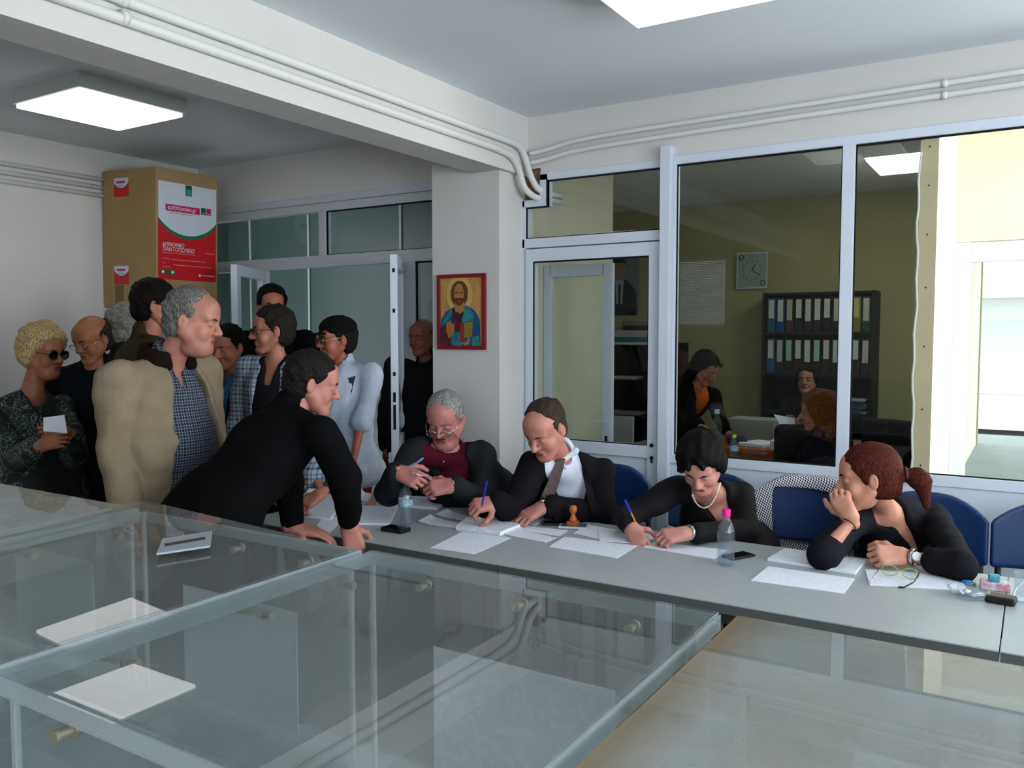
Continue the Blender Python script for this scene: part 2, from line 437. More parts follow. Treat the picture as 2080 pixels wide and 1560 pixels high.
def head_frame(face, roll=0.0):
    f = Vector(face).normalized(); r = f.cross(Vector((0, 0, 1))).normalized(); u = r.cross(f)
    if roll:
        r, u = r*math.cos(roll)+u*math.sin(roll), u*math.cos(roll)-r*math.sin(roll)
    return r, f, u
def head_sdf(o):
    s = SDF(); fat = o.get('fat', 0)
    s.ell((0, -.014, .040), (.075, .094, .084), k=.02)
    s.ell((0, .022, -.030), (.058+fat*.5, .062, .078), k=.03)
    for q in (-1, 1):
        s.cap((q*.056, -.004, -.040), (q*.022, .058, -.094), .020+fat, .019+fat, k=.025)
        s.ell((q*.036, .056, -.034), (.025+fat*.5, .022, .026), k=.02)
        s.cap((q*.012, .083, .020), (q*.044, .070, .022), .009, .008, k=.016)
    s.ell((0, .070, -.098), (.024, .020, .017), k=.022)
    s.ell((0, .055, .050), (.054, .034, .042), k=.03)
    if fat: s.ell((0, .02, -.105), (.05, .05, .03), k=.03)
    for q in (-1, 1): s.ell((q*.031, .096, .002), (.020, .016, .013), k=.012, mode='s')
    nl = o.get('nose', 1.0)
    s.cap((0, .082, .014), (0, .088+.018*nl, -.027), .0085, .0125, k=.012)
    for q in (-1, 1):
        s.ell((q*.011, .093, -.032), (.009, .011, .008), k=.008)
        s.ell((q*.031, .0755, .0015), (.0150, .0115, .0105), k=.006)
    s.cap((-.019, .081, -.058), (.019, .081, -.058), .0055, k=.008); s.cap((-.008, .087, -.057), (.008, .087, -.057), .0062, k=.008)
    s.cap((-.014, .083, -.068), (.014, .083, -.068), .0068, k=.008)
    s.cap((-.022, .0905, -.0632), (.022, .0905, -.0632), .0022, k=.003, mode='s')
    for q in (-1, 1):
        s.ell((q*.077, -.012, -.006), (.0085, .017, .029), R=[[1, .35*q, 0], [-.35*q, 1, 0], [0, 0, 1]], k=.006)
        s.ell((q*.088, -.009, -.004), (.007, .009, .018), k=.005, mode='s')
    return s
HAIRLINE = {'short': ([-.09, -.04, -.01, .03, .062, .085, .14], [-.045, -.012, .006, .032, .052, .078, .12]),
            'full': ([-.10, -.06, -.01, .03, .062, .080, .14], [-.05, -.0, .02, .045, .066, .088, .14]),
            'reced': ([-.09, -.04, -.01, .03, .062, .085, .105, .14], [-.045, -.012, .004, .022, .020, .034, .03, .05]),
            'bald': ([-.09, -.04, -.01, .03, .055, .070, .09, .14], [-.045, -.016, .0, .010, -.01, -.05, -.14, -.2])}
def hair_sdf(o):
    st = o.get('hair', 'short'); t = o.get('ht', .010); top = o.get('htop', 0.0); s = SDF()
    s.ell((0, -.016, .040), (.075+t, .094+t, .084+t+top), k=.02)
    s.ell((0, -.040, -.030), (.058+t, .060+t, .060), k=.03)
    if st == 'full':
        for q in (-1, 1): s.ell((q*.062, -.012, .0), (.022+t*.6, .045, .05+t), k=.03)
        s.ell((0, .045, .085), (.06, .035, .030+top), k=.03)
    zz, yy = HAIRLINE['full' if st in ('full', 'long', 'pony') else st]
    lowcut = -.085 if st != 'full' else -.10
    if st in ('long', 'pony'): lowcut = -.3 if st == 'long' else -.075
    if st == 'long':
        L = o.get('hlen', .22)
        s.ell((0, -.055, -.02-L*.35), (.085+t, .050+t*.5, .09+L*.45), k=.05)
        for q in (-1, 1): s.cap((q*.075, .01, .02), (q*.088, .0+.01, -L*.8), .026, .022, k=.04)
    def cut(P):
        X, Y, Z = P
        hl = np.interp(Z, zz, yy)+(.25*X*X*0)-np.clip(np.abs(X)-.045, 0, 1)*.35*(Z > .05)
        return hl-Y            # negative (cut) in front of the hairline
    def cut_face(P): return cut(P)
    s.fun(cut_face, (-.2, -.2, -.2 if st != 'long' else -.1), (.2, .25, .25), k=.006)
    def low(P): return P[2]-lowcut+0*P[0]+0*P[1]
    s.fun(low, (-.2, -.2, -.4), (.2, .2, lowcut+.03), k=.01)
    if st in ('short', 'reced', 'bald', 'pony'):
        for q in (-1, 1): s.ell((q*.092, -.010, -.008), (.034, .021, .033), k=.006, mode='s')
    for (x, y, z, x2, y2, z2, r) in o.get('locks', ()): s.cap((x, y, z), (x2, y2, z2), r, r*.45, k=.010)
    if st == 'pony':
        s.ell((0, -.118, .012), (.018, .022, .018), k=.01)
        s.ell((.005, -.160, -.005), (.032, .036, .036), k=.02)
        s.cap((.005, -.178, -.02), (.008, -.182, -.105), .034, .012, k=.02)
    return s
def xf(v, c, r, f, u, sc):
    return c+sc*(v[:, :1]*npv(r)+v[:, 1:2]*npv(f)+v[:, 2:3]*npv(u))
def hand_mesh(o, res=.0032):
    """local frame: x thumb side, y fingers, z back of the hand; curl per finger in radians per joint"""
    c = o.get('curl', .35); spread = o.get('spread', .05); s = SDF()
    roots = [(.030, .088), (.010, .093), (-.010, .090), (-.029, .082)]; lens = [.068, .076, .070, .055]; rad = [.0088, .0092, .0088, .0078]
    s.cap((0, -.022, 0), (0, .01, 0), .023, .025, k=.02)
    for i, (x, y) in enumerate(roots):
        s.cap((x*.55, .005, 0), (x*.95, y-.006, .002), .017, .0125, k=.016)
    cs = c if isinstance(c, (list, tuple)) else [c]*4
    tips = []
    for i, (x, y) in enumerate(roots):
        p = np.array([x, y, .002]); a = cs[i]*.9; yaw = (x/.03)*spread; L = lens[i]; r = rad[i]
        for j, fr in enumerate((.44, .31, .25)):
            d = np.array([math.sin(yaw)*math.cos(a), math.cos(yaw)*math.cos(a), -math.sin(a)])
            q = p+d*L*fr; s.cap(p, q, r*(1-.1*j), r*(.93-.1*j), k=.004); p = q; a += cs[i]*1.15
        tips.append(p)
    tc = o.get('thumb', .5); p = np.array([.022, .018, -.004])
    for j, (L, r) in enumerate(((.042, .0125), (.032, .0105), (.026, .0092))):
        a = 1.0-.32*j*tc*2; dz = -.15-.45*tc*(j+.4)
        d = np.array([math.sin(a)*.8, math.cos(a), dz]); d /= np.linalg.norm(d); q = p+d*L
        s.cap(p, q, r, r*.9, k=.008); p = q
    return s.mesh(res), tips
def orient(d, n, left):
    """axes for a hand: fingers along d, back of hand along n"""
    y = Vector(d).normalized(); z = Vector(n); z = (z-y*z.dot(y)).normalized(); x = y.cross(z)
    if left: x = -x
    return x, y, z
HANDCACHE = {}
def stand(x, y, h=1.74, face=0.0, lean=0.0, b=1.0, z0=0.0, **ov):
    """joints of a standing figure; face = direction in degrees"""
    a = math.radians(face); f = Vector((math.cos(a), math.sin(a), 0)); r = Vector((math.sin(a), -math.cos(a), 0)); o = Vector((x, y, z0))
    J = dict(F=f, R=r, h=h, b=b)
    J['pel'] = o+V(0, 0, .525*h); J['sc'] = o+V(0, 0, .80*h)+f*lean; J['neck'] = o+V(0, 0, .845*h)+f*(lean+.01); J['head'] = o+V(0, 0, .925*h)+f*(lean+.035)
    for s, q in (('R', 1), ('L', -1)):
        J['sh'+s] = J['sc']+r*q*.105*h*b+V(0, 0, .008*h); J['el'+s] = J['sh'+s]+r*q*.035*h-V(0, 0, .175*h)-f*.01
        J['wr'+s] = J['el'+s]-V(0, 0, .145*h)+f*.05; J['hip'+s] = o+r*q*.052*h+V(0, 0, .50*h)
        J['kn'+s] = o+r*q*.055*h+V(0, 0, .275*h)+f*.012; J['an'+s] = o+r*q*.058*h+V(0, 0, .045*h)-f*.02
    J.update(ov); return J
def sit(x, y, face=-90.0, h=1.72, lean=.06, seat=.46, b=1.0, **ov):
    a = math.radians(face); f = Vector((math.cos(a), math.sin(a), 0)); r = Vector((math.sin(a), -math.cos(a), 0)); o = Vector((x, y, 0))
    J = dict(F=f, R=r, h=h, b=b)
    J['pel'] = o+V(0, 0, seat+.10); J['sc'] = o+V(0, 0, seat+.10+.275*h)+f*lean; J['neck'] = J['sc']+V(0, 0, .045*h)+f*.03; J['head'] = J['sc']+V(0, 0, .125*h)+f*.06
    for s, q in (('R', 1), ('L', -1)):
        J['sh'+s] = J['sc']+r*q*.105*h*b; J['el'+s] = J['sh'+s]-V(0, 0, .16*h)+f*.08+r*q*.04; J['wr'+s] = J['el'+s]+f*.22
        J['hip'+s] = o+r*q*.055*h+V(0, 0, seat+.07); J['kn'+s] = J['hip'+s]+f*.40-V(0, 0, .02)+r*q*.03; J['an'+s] = J['kn'+s]-V(0, 0, seat+.05-.08)-f*.06
    J.update(ov); return J
def torso(s, J, inf=0.0, belly=0.0, k=.05, hem=None, waist=True, hemr=.0):
    pel, sc = J['pel'], J['sc']; U = (sc-pel); L = U.length; U = U/L; R = (J['shR']-J['shL']).normalized(); R = (R-U*R.dot(U)).normalized(); Fv = U.cross(R); b = J['b']; g = J['h']/1.74
    Rm = [list(R), list(Fv), list(U)]
    s.ell(pel+U*.02, ((.165*b+inf)*g, (.115+inf+belly*.4)*g, (.13+inf)*g), Rm, k=k)
    s.ell(pel+U*L*.42+Fv*belly*.5, ((.150*b+inf+belly*.35)*g, (.108+inf+belly*.8)*g, (.17+inf)*g), Rm, k=k)
    s.ell(pel+U*L*.72+Fv*.005, ((.160*b+inf*.8)*g, (.118+inf)*g, (.19+inf)*g), Rm, k=k)
    s.cap(J['shR']-R*.025*g-U*.015, J['shL']+R*.025*g-U*.015, (.047+inf*.6)*g, k=k*.7)
    s.cap(J['shR']-R*.03*g+U*.005, J['neck']-U*.03, (.036+inf*.6)*g, (.046+inf*.4)*g, k=k*.7); s.cap(J['shL']+R*.03*g+U*.005, J['neck']-U*.03, (.036+inf*.6)*g, (.046+inf*.4)*g, k=k*.7)
    if hem is not None:
        e = pel-U*hem if not isinstance(hem, Vector) else hem
        for q in (-.5, .5): s.cap(pel+R*q*.14, e+R*q*(.15+hemr), .105+inf, .11+inf+hemr, k=.06)
    return R, Fv, U, L
def arms(s, J, inf=0.0, k=None, upto=1.0, sides='RL'):
    g = J['h']/1.74; k = k or (.016 if inf > 0 else .03)
    for q in sides:
        sh, el, wr = J['sh'+q], J['el'+q], J['wr'+q]
        s.cap(sh, el, (.046+inf)*g, (.038+inf)*g, k=k)
        if upto > 0:
            e = el+(wr-el)*upto+((wr-el).normalized()*.02 if inf < 0 else V(0, 0, 0)); s.cap(el, e, (.038+inf)*g, (.026+.008*(1-upto)+inf*.85+(.005 if inf > 0 else -.003))*g, k=.012)
def legs(s, J, inf=0.0, upto=1.0, k=.03, feet=False):
    g = J['h']/1.74
    for q in 'RL':
        s.cap(J['hip'+q], J['kn'+q], (.082+inf)*g, (.056+inf)*g, k=k)
        s.cap(J['kn'+q], J['kn'+q]+(J['an'+q]-J['kn'+q])*upto, (.055+inf)*g, (.038+inf)*g, k=k)
def person(label, J, face, group=None, roll=0.0, hs=1.0, look=None, skinc='#b07a66', tops=(), bottom=('pants', '#101216'), hair='short', hairc='#222222', hmat=None,
           hands=None, extras=None, brow='#2a221e', res=.011, hres=.0042, fat=0.0, sleeve=None, **ho):
    root = Vector((J['pel'].x, J['pel'].y, 0))
    P = empty('person', root, label, 'person', group); org = tuple(root)
    kp = hash(skinc) % 1000
    sk = M.get('skin'+skinc) or skin('skin', skinc); M['skin'+skinc] = sk
    g = J['h']/1.74
    body = MB(); s = SDF(); torso(s, J, -.012, ho.get('belly', 0)*.8); arms(s, J, -.006); legs(s, J, -.008)
    s.cap(J['neck']-(J['neck']-J['sc'])*.5, J['head']+(J['neck']-J['head'])*.22, .048*g+fat, .047*g+fat*.6, k=.03)
    for q in 'RL':
        if q+'foot' in J: pass
        fd = J['F']*.15; s.cap(J['an'+q], J['an'+q]+fd-V(0, 0, .045), .035, .026, k=.02)
    v, f = s.mesh(res); body.add(v, f, 0)
    r, fv, u = head_frame(face, roll); hc = npv(J['head']); sc = hs
    o = dict(fat=fat, hair=hair, **ho)
    v, f = head_sdf(o).mesh(hres)
    c = v[f].mean(1)
    mi = np.zeros(len(f), int)
    lip = (((c[:, 0]/.021)**2+((c[:, 2]+.0632)/.0095)**2) < 1) & (c[:, 1] > .074); mi[lip] = 1
    body.add(xf(v, hc, r, fv, u, sc), f, mi)
    if not ho.get('closed', True):
        for q in (-1, 1):
            m4 = Matrix.Translation(Vector(hc)) @ Matrix(((r.x, fv.x, u.x, 0), (r.y, fv.y, u.y, 0), (r.z, fv.z, u.z, 0), (0, 0, 0, 1))) @ Matrix.Scale(sc, 4)
            t = MB(); t.sphere((q*.031, .0795, .0015), (.0105, .0095, .0045), 10, 2); t.sphere((q*.031+ho.get('gaze', 0), .0868, .0015), (.0042, .0030, .0040), 8, 3)
            for vv, ff, mm in zip([np.concatenate(t.v)], [0], [0]):
                vv = np.array([tuple(m4 @ Vector(p)) for p in vv]); n0 = body.n; body.v.append(vv); body.n += len(vv)
                for ff2, mm2 in zip(t.f, t.m): body.f.append(ff2+n0); body.m.append(mm2)
    # hands
    hd = hands or {}
    for q in 'RL':
        h = hd.get(q)
        if h == 'none': continue
        wr, el = J['wr'+q], J['el'+q]
        if h is None: h = dict(d=(wr-el).normalized(), n=J['R']*(1 if q == 'R' else -1), curl=.28, thumb=.4)
        key = (str(h.get('curl', .35)), h.get('thumb', .5), h.get('spread', .05), q)
        if key not in HANDCACHE: HANDCACHE[key] = hand_mesh(h, h.get('res', .0034))
        (v, f), tips = HANDCACHE[key]
        # right hand: thumb on +x when fingers point away and the back of the hand is up
        x, y, z = orient(h['d'], h['n'], q == 'R')
        hsz = h.get('s', 1.0)*g
        vv = npv(wr)+hsz*(v[:, :1]*npv(x)+(v[:, 1:2]+.01)*npv(y)+v[:, 2:3]*npv(z))
        if q == 'R': f = f[:, ::-1]
        nm = 0
        body.add(vv, f, 0)
        if h.get('nails'):
            for tp in tips:
                pp = npv(wr)+hsz*(tp[0]*npv(x)+(tp[1]+.01)*npv(y)+(tp[2]+.004)*npv(z)); body.sphere(pp, .0068, 8, 4)
    b_o = body.build('body', [sk, 'lip', 'eyewhite', 'iris', 'nail'], P, smooth=True, origin=org)
    # brows + hair
    hm = hmat or hairmat(hairc)
    if ho.get('brows', True):
        bm = MB()
        for q in (-1, 1):
            pts = [np.array([[q*.014, .094, .019]]), np.array([[q*.030, .090, .024]]), np.array([[q*.046, .076, .018]])]
            bm.tube([xf(p, hc, r, fv, u, sc)[0] for p in pts], [.003, .0042, .002], 6)
        bm.build('eyebrows', mat('eyebrow', brow, .9, .1), P, smooth=True, origin=org)
    if hair != 'none':
        v, f = hair_sdf(o).mesh(hres, noise=ho.get('hnoise', [(.0032, 95, 3), (.0022, 210, 5)]))
        MB().add(xf(v, hc, r, fv, u, sc), f).build('hair', hm, P, smooth=True, origin=org)
    if ho.get('tache'):
        t = MB(); t.tube([xf(np.array([p]), hc, r, fv, u, sc)[0] for p in ((-.022, .082, -.056), (-.01, .094, -.048), (0, .098, -.046), (.01, .094, -.048), (.022, .082, -.056))], [.003, .0055, .006, .0055, .003], 8)
        t.build('moustache', mat('moustache', ho['tache'], .9, .1), P, smooth=True, origin=org)
    # clothes
    if bottom and bottom[0] == 'pants':
        s = SDF(); legs(s, J, .012, .97); s.ell(J['pel'], (.175*g*J['b'], .13*g, .12*g), [list(J['R']), list(J['F']), [0, 0, 1]], k=.05)
        v, f = s.mesh(.013, noise=[(.0022, 28, 9)])
        MB().add(v, f).build('trousers', bottom[1] if bottom[1] in M else mat('trouser_cloth', bottom[1], .9, .1), P, smooth=True, origin=org)
    elif bottom and bottom[0] == 'skirt':
        s = SDF(); torso(s, J, .014); s2 = SDF()
        for q in 'RL': s2.cap(J['hip'+q]+V(0, 0, .05), J['kn'+q]-V(0, 0, .05), .10, .13, k=.08)
        v, f = s2.mesh(.014, noise=[(.003, 25, 9)])
        MB().add(v, f).build('skirt', bottom[1] if bottom[1] in M else mat('skirt_cloth', bottom[1], .9, .1), P, smooth=True, origin=org)
    sh = MB()
    for q in 'RL':
        fd = J['F']*.17; s = SDF(); s.cap(J['an'+q]-V(0, 0, .02)-J['F']*.03, J['an'+q]+fd-V(0, 0, .05), .046, .036, k=.02)
        v, f = s.mesh(.011)
        MB().add(v, f).build('shoe', 'black', P, smooth=True, origin=org)
    for i, t in enumerate(tops):
        s = SDF(); inf = t.get('inf', .012)
        R, Fv, U, L = torso(s, J, inf, t.get('belly', ho.get('belly', 0)), hem=t.get('hem'), hemr=t.get('hemr', 0))
        if t.get('collar'): s.cap(J['neck']-U*.02-Fv*.012, J['neck']+(J['head']-J['neck']).normalized()*.028-Fv*.015, .066+fat*.8, .063+fat*.8, k=.015)
        # neck opening and front opening
        nk = J['neck']+(J['head']-J['neck']).normalized()*.05+Fv*.02
        if t.get('neckcut', .05): s.cap(nk+U*.05, nk-U*.035, .060+fat, t['neckcut'] if 'neckcut' in t else .05, k=.008, mode='s')
        nkv = npv(J['neck']); Rn, Fn, Un = npv(R), npv(Fv), npv(U)
        def loc(P_):
            p = [P_[i]-nkv[i] for i in range(3)]
            return [ax[0]*p[0]+ax[1]*p[1]+ax[2]*p[2] for ax in (Rn, Fn, Un)]
        wfun = None
        if 'vee' in t:
            d, w0, w1 = t['vee']; off = t.get('voff', 0.0)
            wfun = lambda h, d=d, w0=w0, w1=w1: w1+(w0-w1)*np.clip(1+h/d, 0, 1.15)
            def cutv(P_, d=d, off=off):
                r_, f_, h_ = loc(P_)
                return np.maximum(np.maximum(np.abs(r_-off*np.clip(-h_/d, 0, 1))-wfun(h_), .015-f_), -(h_+d))
            s.fun(cutv, np.minimum(nkv, npv(J['pel']))-.4, nkv+.35, k=.008)
        if t.get('open'):
            d, w = t['open']; wo = t.get('openoff', 0.0)
            wfun = lambda h, w=w: w*.62+w*.38*np.clip(-h/.35, 0, 1.2)
            def cuto(P_, wo=wo):
                r_, f_, h_ = loc(P_)
                return np.maximum(np.abs(r_-wo*np.clip(-h_/.3, 0, 1))-wfun(h_), .03-f_)
            s.fun(cuto, np.minimum(nkv, npv(J['pel']))-.6, nkv+.35, k=.01)
        if t.get('sleeves', 1.0) is not None:
            sl = t.get('sleeves', 1.0)
            if isinstance(sl, dict):
                for q in 'RL': arms(s, J, inf*.38+t.get('slack', .006), upto=sl[q], sides=q)
            else: arms(s, J, inf*.38+t.get('slack', .006), upto=sl)
        v, f = s.mesh(t.get('res', .009), noise=[(.002, 30, 3)] if (i == 0 and len(tops) > 1) else t.get('fold', [(.006, 24, 11+i), (.004, 48, 5+i)]))
        m_ = t['mat'] if t['mat'] in M else mat(t['name']+'_cloth', t['mat'], .9, .08, noise=.12, nscale=14, bump=.6, bscale=26)
        MB().add(v, f).build(t['name'], m_, P, smooth=True, origin=org)
        if t.get('lapel'):
            lm = MB(); d, w0, w1 = t['vee']; off = t.get('voff', 0.0)
            loc_v = np.stack([(v-nkv) @ Rn, (v-nkv) @ Fn, (v-nkv) @ Un], 1)
            def surf(r_, h_):
                dd = (loc_v[:, 0]-r_)**2+(loc_v[:, 2]-h_)**2; k_ = dd < .02**2
                return loc_v[k_, 1].max() if k_.any() else .1
            for q in (-1, 1):
                vs = []; n_ = 10
                for i_ in range(n_+1):
                    tt = i_/n_; h_ = -.015-(d-.02)*tt; wv = float(wfun(h_)); o_ = off*min(1, max(0, -h_/d))
                    lw = .012+.040*math.sin(min(1, tt*1.5)*math.pi/2)*(1-tt**3) if tt > 0 else .02
                    r0 = o_+q*(wv-.002); r1 = o_+q*(wv+lw)
                    f0 = surf(o_+q*(wv+.014), h_)+.004; f1 = surf(r1, h_)+.007
                    for (rr, ff_) in ((r0, f0), (r1, f1), (r0, f0-.007), (r1, f1-.007)): vs.append(nkv+Rn*rr+Fn*ff_+Un*h_)
                F_l = []
                for i_ in range(n_):
                    a_ = i_*4; b_ = a_+4; F_l += [(a_, b_, b_+1, a_+1), (a_+2, a_+3, b_+3, b_+2), (a_, a_+2, b_+2, b_), (a_+1, b_+1, b_+3, a_+3)]
                F_l += [(0, 1, 3, 2), (n_*4, n_*4+2, n_*4+3, n_*4+1)]
                lm.add(vs, F_l)
            ob = lm.build('lapels', m_, P, smooth=False, origin=org, bevel=.002)
    if extras: extras(P, org, dict(J=J, r=r, f=fv, u=u, hc=hc, sc=sc))
    return P
from mathutils.bvhtree import BVHTree
def snap(P, names, px, py, off=.004, dflt=3.7):
    best = None; o_ = Vector((0, 0, CAM_Z)); d = ray(px, py).normalized()
    for ch in P.children:
        if ch.type == 'MESH' and ch.name.split('.')[0] in names:
            key = ch.name
            if key not in BVHS: BVHS[key] = BVHTree.FromPolygons([v.co+P.location for v in ch.data.vertices], [tuple(p.vertices) for p in ch.data.polygons])
            h = BVHS[key].ray_cast(o_, d)
            if h[0] is not None and (best is None or h[3] < best[1]): best = (h[0], h[3])
    if best is None: return A(px, py, dflt)
    return best[0]-d*off
BVHS = {}
def hp(E_, x, y, z): return Vector(xf(np.array([[x, y, z]], float), E_['hc'], E_['r'], E_['f'], E_['u'], E_['sc'])[0])
def glasses(E_, P, org, lens=None, rim='black', z=0.0, y=0.0, r=.002, name='glasses', hw=.024, hh=.017):
    fm = MB(); lm = MB()
    for q in (-1, 1):
        pts = [hp(E_, q*.033+hw*math.cos(a), .103+y-.006*abs(math.cos(a)), .0+z+hh*math.sin(a)) for a in [2*math.pi*i/16 for i in range(16)]]
        fm.tube(pts, r, 6, closed=True)
        c = sum(pts, Vector())/16; off = E_['f']*.0012
        lm.add([tuple(p+off) for p in pts]+[tuple(p-off) for p in pts], [tuple(range(16)), tuple(reversed(range(16, 32)))]+[(i, (i+1) % 16, 16+(i+1) % 16, 16+i) for i in range(16)])
        fm.tube([hp(E_, q*(.033+hw), .097+y, z+.004), hp(E_, q*.076, .05, z*.6+.006), hp(E_, q*.082, -.01, .012)], r*.9, 6)
    fm.tube([hp(E_, -.010, .103+y, z+.004), hp(E_, 0, .108+y, z+.006), hp(E_, .010, .103+y, z+.004)], r, 6)
    g = fm.build(name, rim, P, smooth=True, origin=org)
    lm.build('lenses', lens or 'pane', g, origin=org)
    return g

# ================================================================ THE ROOM
CZ, YP, XL, XR, YB = 2.88, 4.42, -5.68, 2.42, -3.2
struct('floor', MB().box(-6.4, 3.6, YB-.1, 9.0, -.1, 0), 'floor')
struct('ceiling', MB().box(-6.0, 3.0, YB-.1, YP+.1, CZ, CZ+.12), 'ceil')
struct('wall_left', MB().box(XL-.12, XL, YB-.1, YP+.1, 0, CZ), 'plaster')
# side wall with the daylight window
w = MB(); w.box(XR, XR+.12, YB, -.65, 0, CZ); w.box(XR, XR+.12, 3.35, YP, 0, CZ); w.box(XR, XR+.12, -.65, 3.35, 0, .95); w.box(XR, XR+.12, -.65, 3.35, 2.55, CZ)
struct('wall_right', w, 'plaster')
w = MB()
for y in (-.65, .33, 1.32, 2.32, 3.29): w.box(XR+.02, XR+.09, y, y+.06, .95, 2.55)
w.box(XR+.02, XR+.09, -.65, 3.35, .95, 1.01); w.box(XR+.02, XR+.09, -.65, 3.35, 2.49, 2.55)
wn = struct('window_1', w, 'alu', bevel=.004)
# rear wall with the blind window
w = MB(); w.box(XL, -4.65, YB-.12, YB, 0, CZ); w.box(-3.85, .55, YB-.12, YB, 0, CZ); w.box(2.2, XR, YB-.12, YB, 0, CZ); w.box(.55, 2.2, YB-.12, YB, 0, .95); w.box(.55, 2.2, YB-.12, YB, 2.5, CZ); w.box(-4.65, -3.85, YB-.12, YB, 0, 1.67); w.box(-4.65, -3.85, YB-.12, YB, 2.72, CZ)
struct('wall_back', w, 'plaster')
w = MB(); w.box(-4.65, -4.60, YB-.09, YB-.03, 1.67, 2.72); w.box(-3.90, -3.85, YB-.09, YB-.03, 1.67, 2.72); w.box(-4.60, -3.90, YB-.09, YB-.03, 1.67, 1.72); w.box(-4.60, -3.90, YB-.09, YB-.03, 2.67, 2.72)
wn2 = struct('window_2', w, 'alu')
w = MB()
for i in range(38): w.box(-4.60, -3.90, YB-.030, YB-.004, 1.73+i*.025, 1.7325+i*.025, mtx=Matrix.Translation((0, YB-.016, 1.73+i*.025)) @ Matrix.Rotation(-.75, 4, 'X') @ Matrix.Translation((0, -YB+.016, -1.73-i*.025)))
w.build('venetian_blind', mat('blind_slats', '#8fb0cf', .5, .3), wn2)

w = MB()
for x in (.55, 1.35, 2.14): w.box(x, x+.06, YB-.09, YB-.03, .95, 2.5)
w.box(.61, 2.14, YB-.09, YB-.03, .95, 1.01); w.box(.61, 2.14, YB-.09, YB-.03, 2.44, 2.5)
struct('window_5', w, 'alu')
# beam, pillar, spandrel above the partition
struct('trim_1', MB().box(-2.865, -2.645, YB, YP-.001, 2.53, CZ+.02), 'plaster')           # ceiling beam
struct('wall_pillar', MB().box(-3.17, -2.68, 4.15, YP+.12, 0, CZ), 'plaster')
struct('wall_front', MB().box(-2.56, XR, YP, YP+.12, 2.535, CZ).box(-2.70, -2.56, YP, YP+.12, 2.575, CZ), 'plaster')
struct('wall_front_left', MB().box(XL, -3.17, YP-.02, YP+.12, 2.55, CZ), 'plaster')

# glazed partition on the right: frame members with real section
def bar(mb, x0, x1, z0, z1, y0=YP-.012, y1=YP+.05, mi=0): return mb.box(x0, x1, y0, y1, z0, z1, mi)
p = MB()
bar(p, -1.775, -1.715, 0, 2.60, YP-.06, YP+.05)                     # proud post
bar(p, -.842, -.782, .91, 2.505); bar(p, -1.715, -1.70, .91, 2.505)
bar(p, -1.715, 1.75, 2.503, 2.55); bar(p, -1.715, 1.75, .862, .913)
bar(p, .75, .81, .91, 2.505)
for a, b in ((-1.715, -.86), (-.86, .78), (.78, 1.75)): bar(p, a, b, 0, .862, YP+.002, YP+.04)
bar(p, -.85, -.84, .0, .862, YP-.006, YP+.03)
bar(p, 1.75, XR, 0, 2.55, YP, YP+.05)
part = struct('window_3', p, 'alu', bevel=.003)
g = MB(); g.box(-1.70, -.842, YP+.014, YP+.02, .913, 2.503); g.box(-.782, .75, YP+.014, YP+.02, .913, 2.503); g.box(.81, 1.75, YP+.014, YP+.02, .913, 2.503)
g.build('window_pane', 'pane', part)
g = MB()
for a, b in ((-1.70, -.842), (-.782, .75)):
    g.box(a, b, YP+.004, YP+.012, 2.494, 2.503); g.box(a, b, YP+.004, YP+.012, .913, .919); g.box(a, a+.006, YP+.004, YP+.012, .913, 2.5); g.box(b-.006, b, YP+.004, YP+.012, .913, 2.5)
g.build('gasket', 'gasket', part)
# transom over the door with the notch for the pipes
p = MB()
bar(p, -2.70, -2.663, 0, 2.39); bar(p, -2.70, -2.505, 2.346, 2.388); bar(p, -2.56, -2.505, 2.388, 2.535); bar(p, -2.56, -1.775, 2.497, 2.54)
bar(p, -2.70, -1.775, 2.10, 2.156); bar(p, -1.788, -1.775, 0, 2.5)
tr = struct('trim_2', p, 'alu', bevel=.003)
g = MB(); g.box(-2.663, -1.788, YP+.014, YP+.02, 2.156, 2.346); g.box(-2.505, -1.788, YP+.014, YP+.02, 2.346, 2.497); g.build('transom_pane', 'pane', tr)
g = MB(); g.box(-2.505, -1.788, YP+.004, YP+.012, 2.489, 2.497); g.box(-2.513, -2.505, YP-.013, YP+.012, 2.346, 2.505); g.box(-2.663, -2.505, YP+.004, YP+.012, 2.338, 2.346); g.box(-2.663, -1.788, YP+.004, YP+.012, 2.156, 2.162); g.box(-2.663, -2.656, YP+.004, YP+.012, 2.156, 2.346)
g.build('gasket', 'gasket', tr)
# door leaf
p = MB()
bar(p, -2.655, -2.604, .02, 2.092, YP-.02); bar(p, -1.852, -1.792, .02, 2.092, YP-.02); bar(p, -2.604, -1.852, 2.017, 2.092, YP-.02); bar(p, -2.604, -1.852, .88, .95, YP-.02); bar(p, -2.604, -1.852, .02, .12, YP-.02)
d = struct('door_1', p, 'alu', bevel=.003)
g = MB(); g.box(-2.604, -1.852, YP+.006, YP+.012, .95, 2.017); g.build('door_pane', 'pane', d)
g = MB(); g.box(-2.604, -1.852, YP, YP+.02, .12, .88); g.build('door_panel', 'alu', d)
g = MB(); g.box(-2.604, -1.852, YP-.012, YP-.004, 2.008, 2.017); g.box(-2.604, -2.597, YP-.012, YP-.004, .95, 2.01); g.box(-1.858, -1.852, YP-.012, YP-.004, .95, 2.01); g.box(-2.604, -1.852, YP-.012, YP-.004, .95, .955); g.build('gasket', 'gasket', d)
g = MB(); rx = Matrix.Rotation(math.pi/2, 4, 'X')
for z in (.955, .885): g.lathe([(0, 0), (.011, 0), (.011, .008), (0, .008)], n=14, mtx=Matrix.Translation((-1.822, YP-.019, z)) @ rx)
g.box(-1.827, -1.817, YP-.026, YP-.019, .855, .885); g.build('lock_cylinder', 'gasket', d)

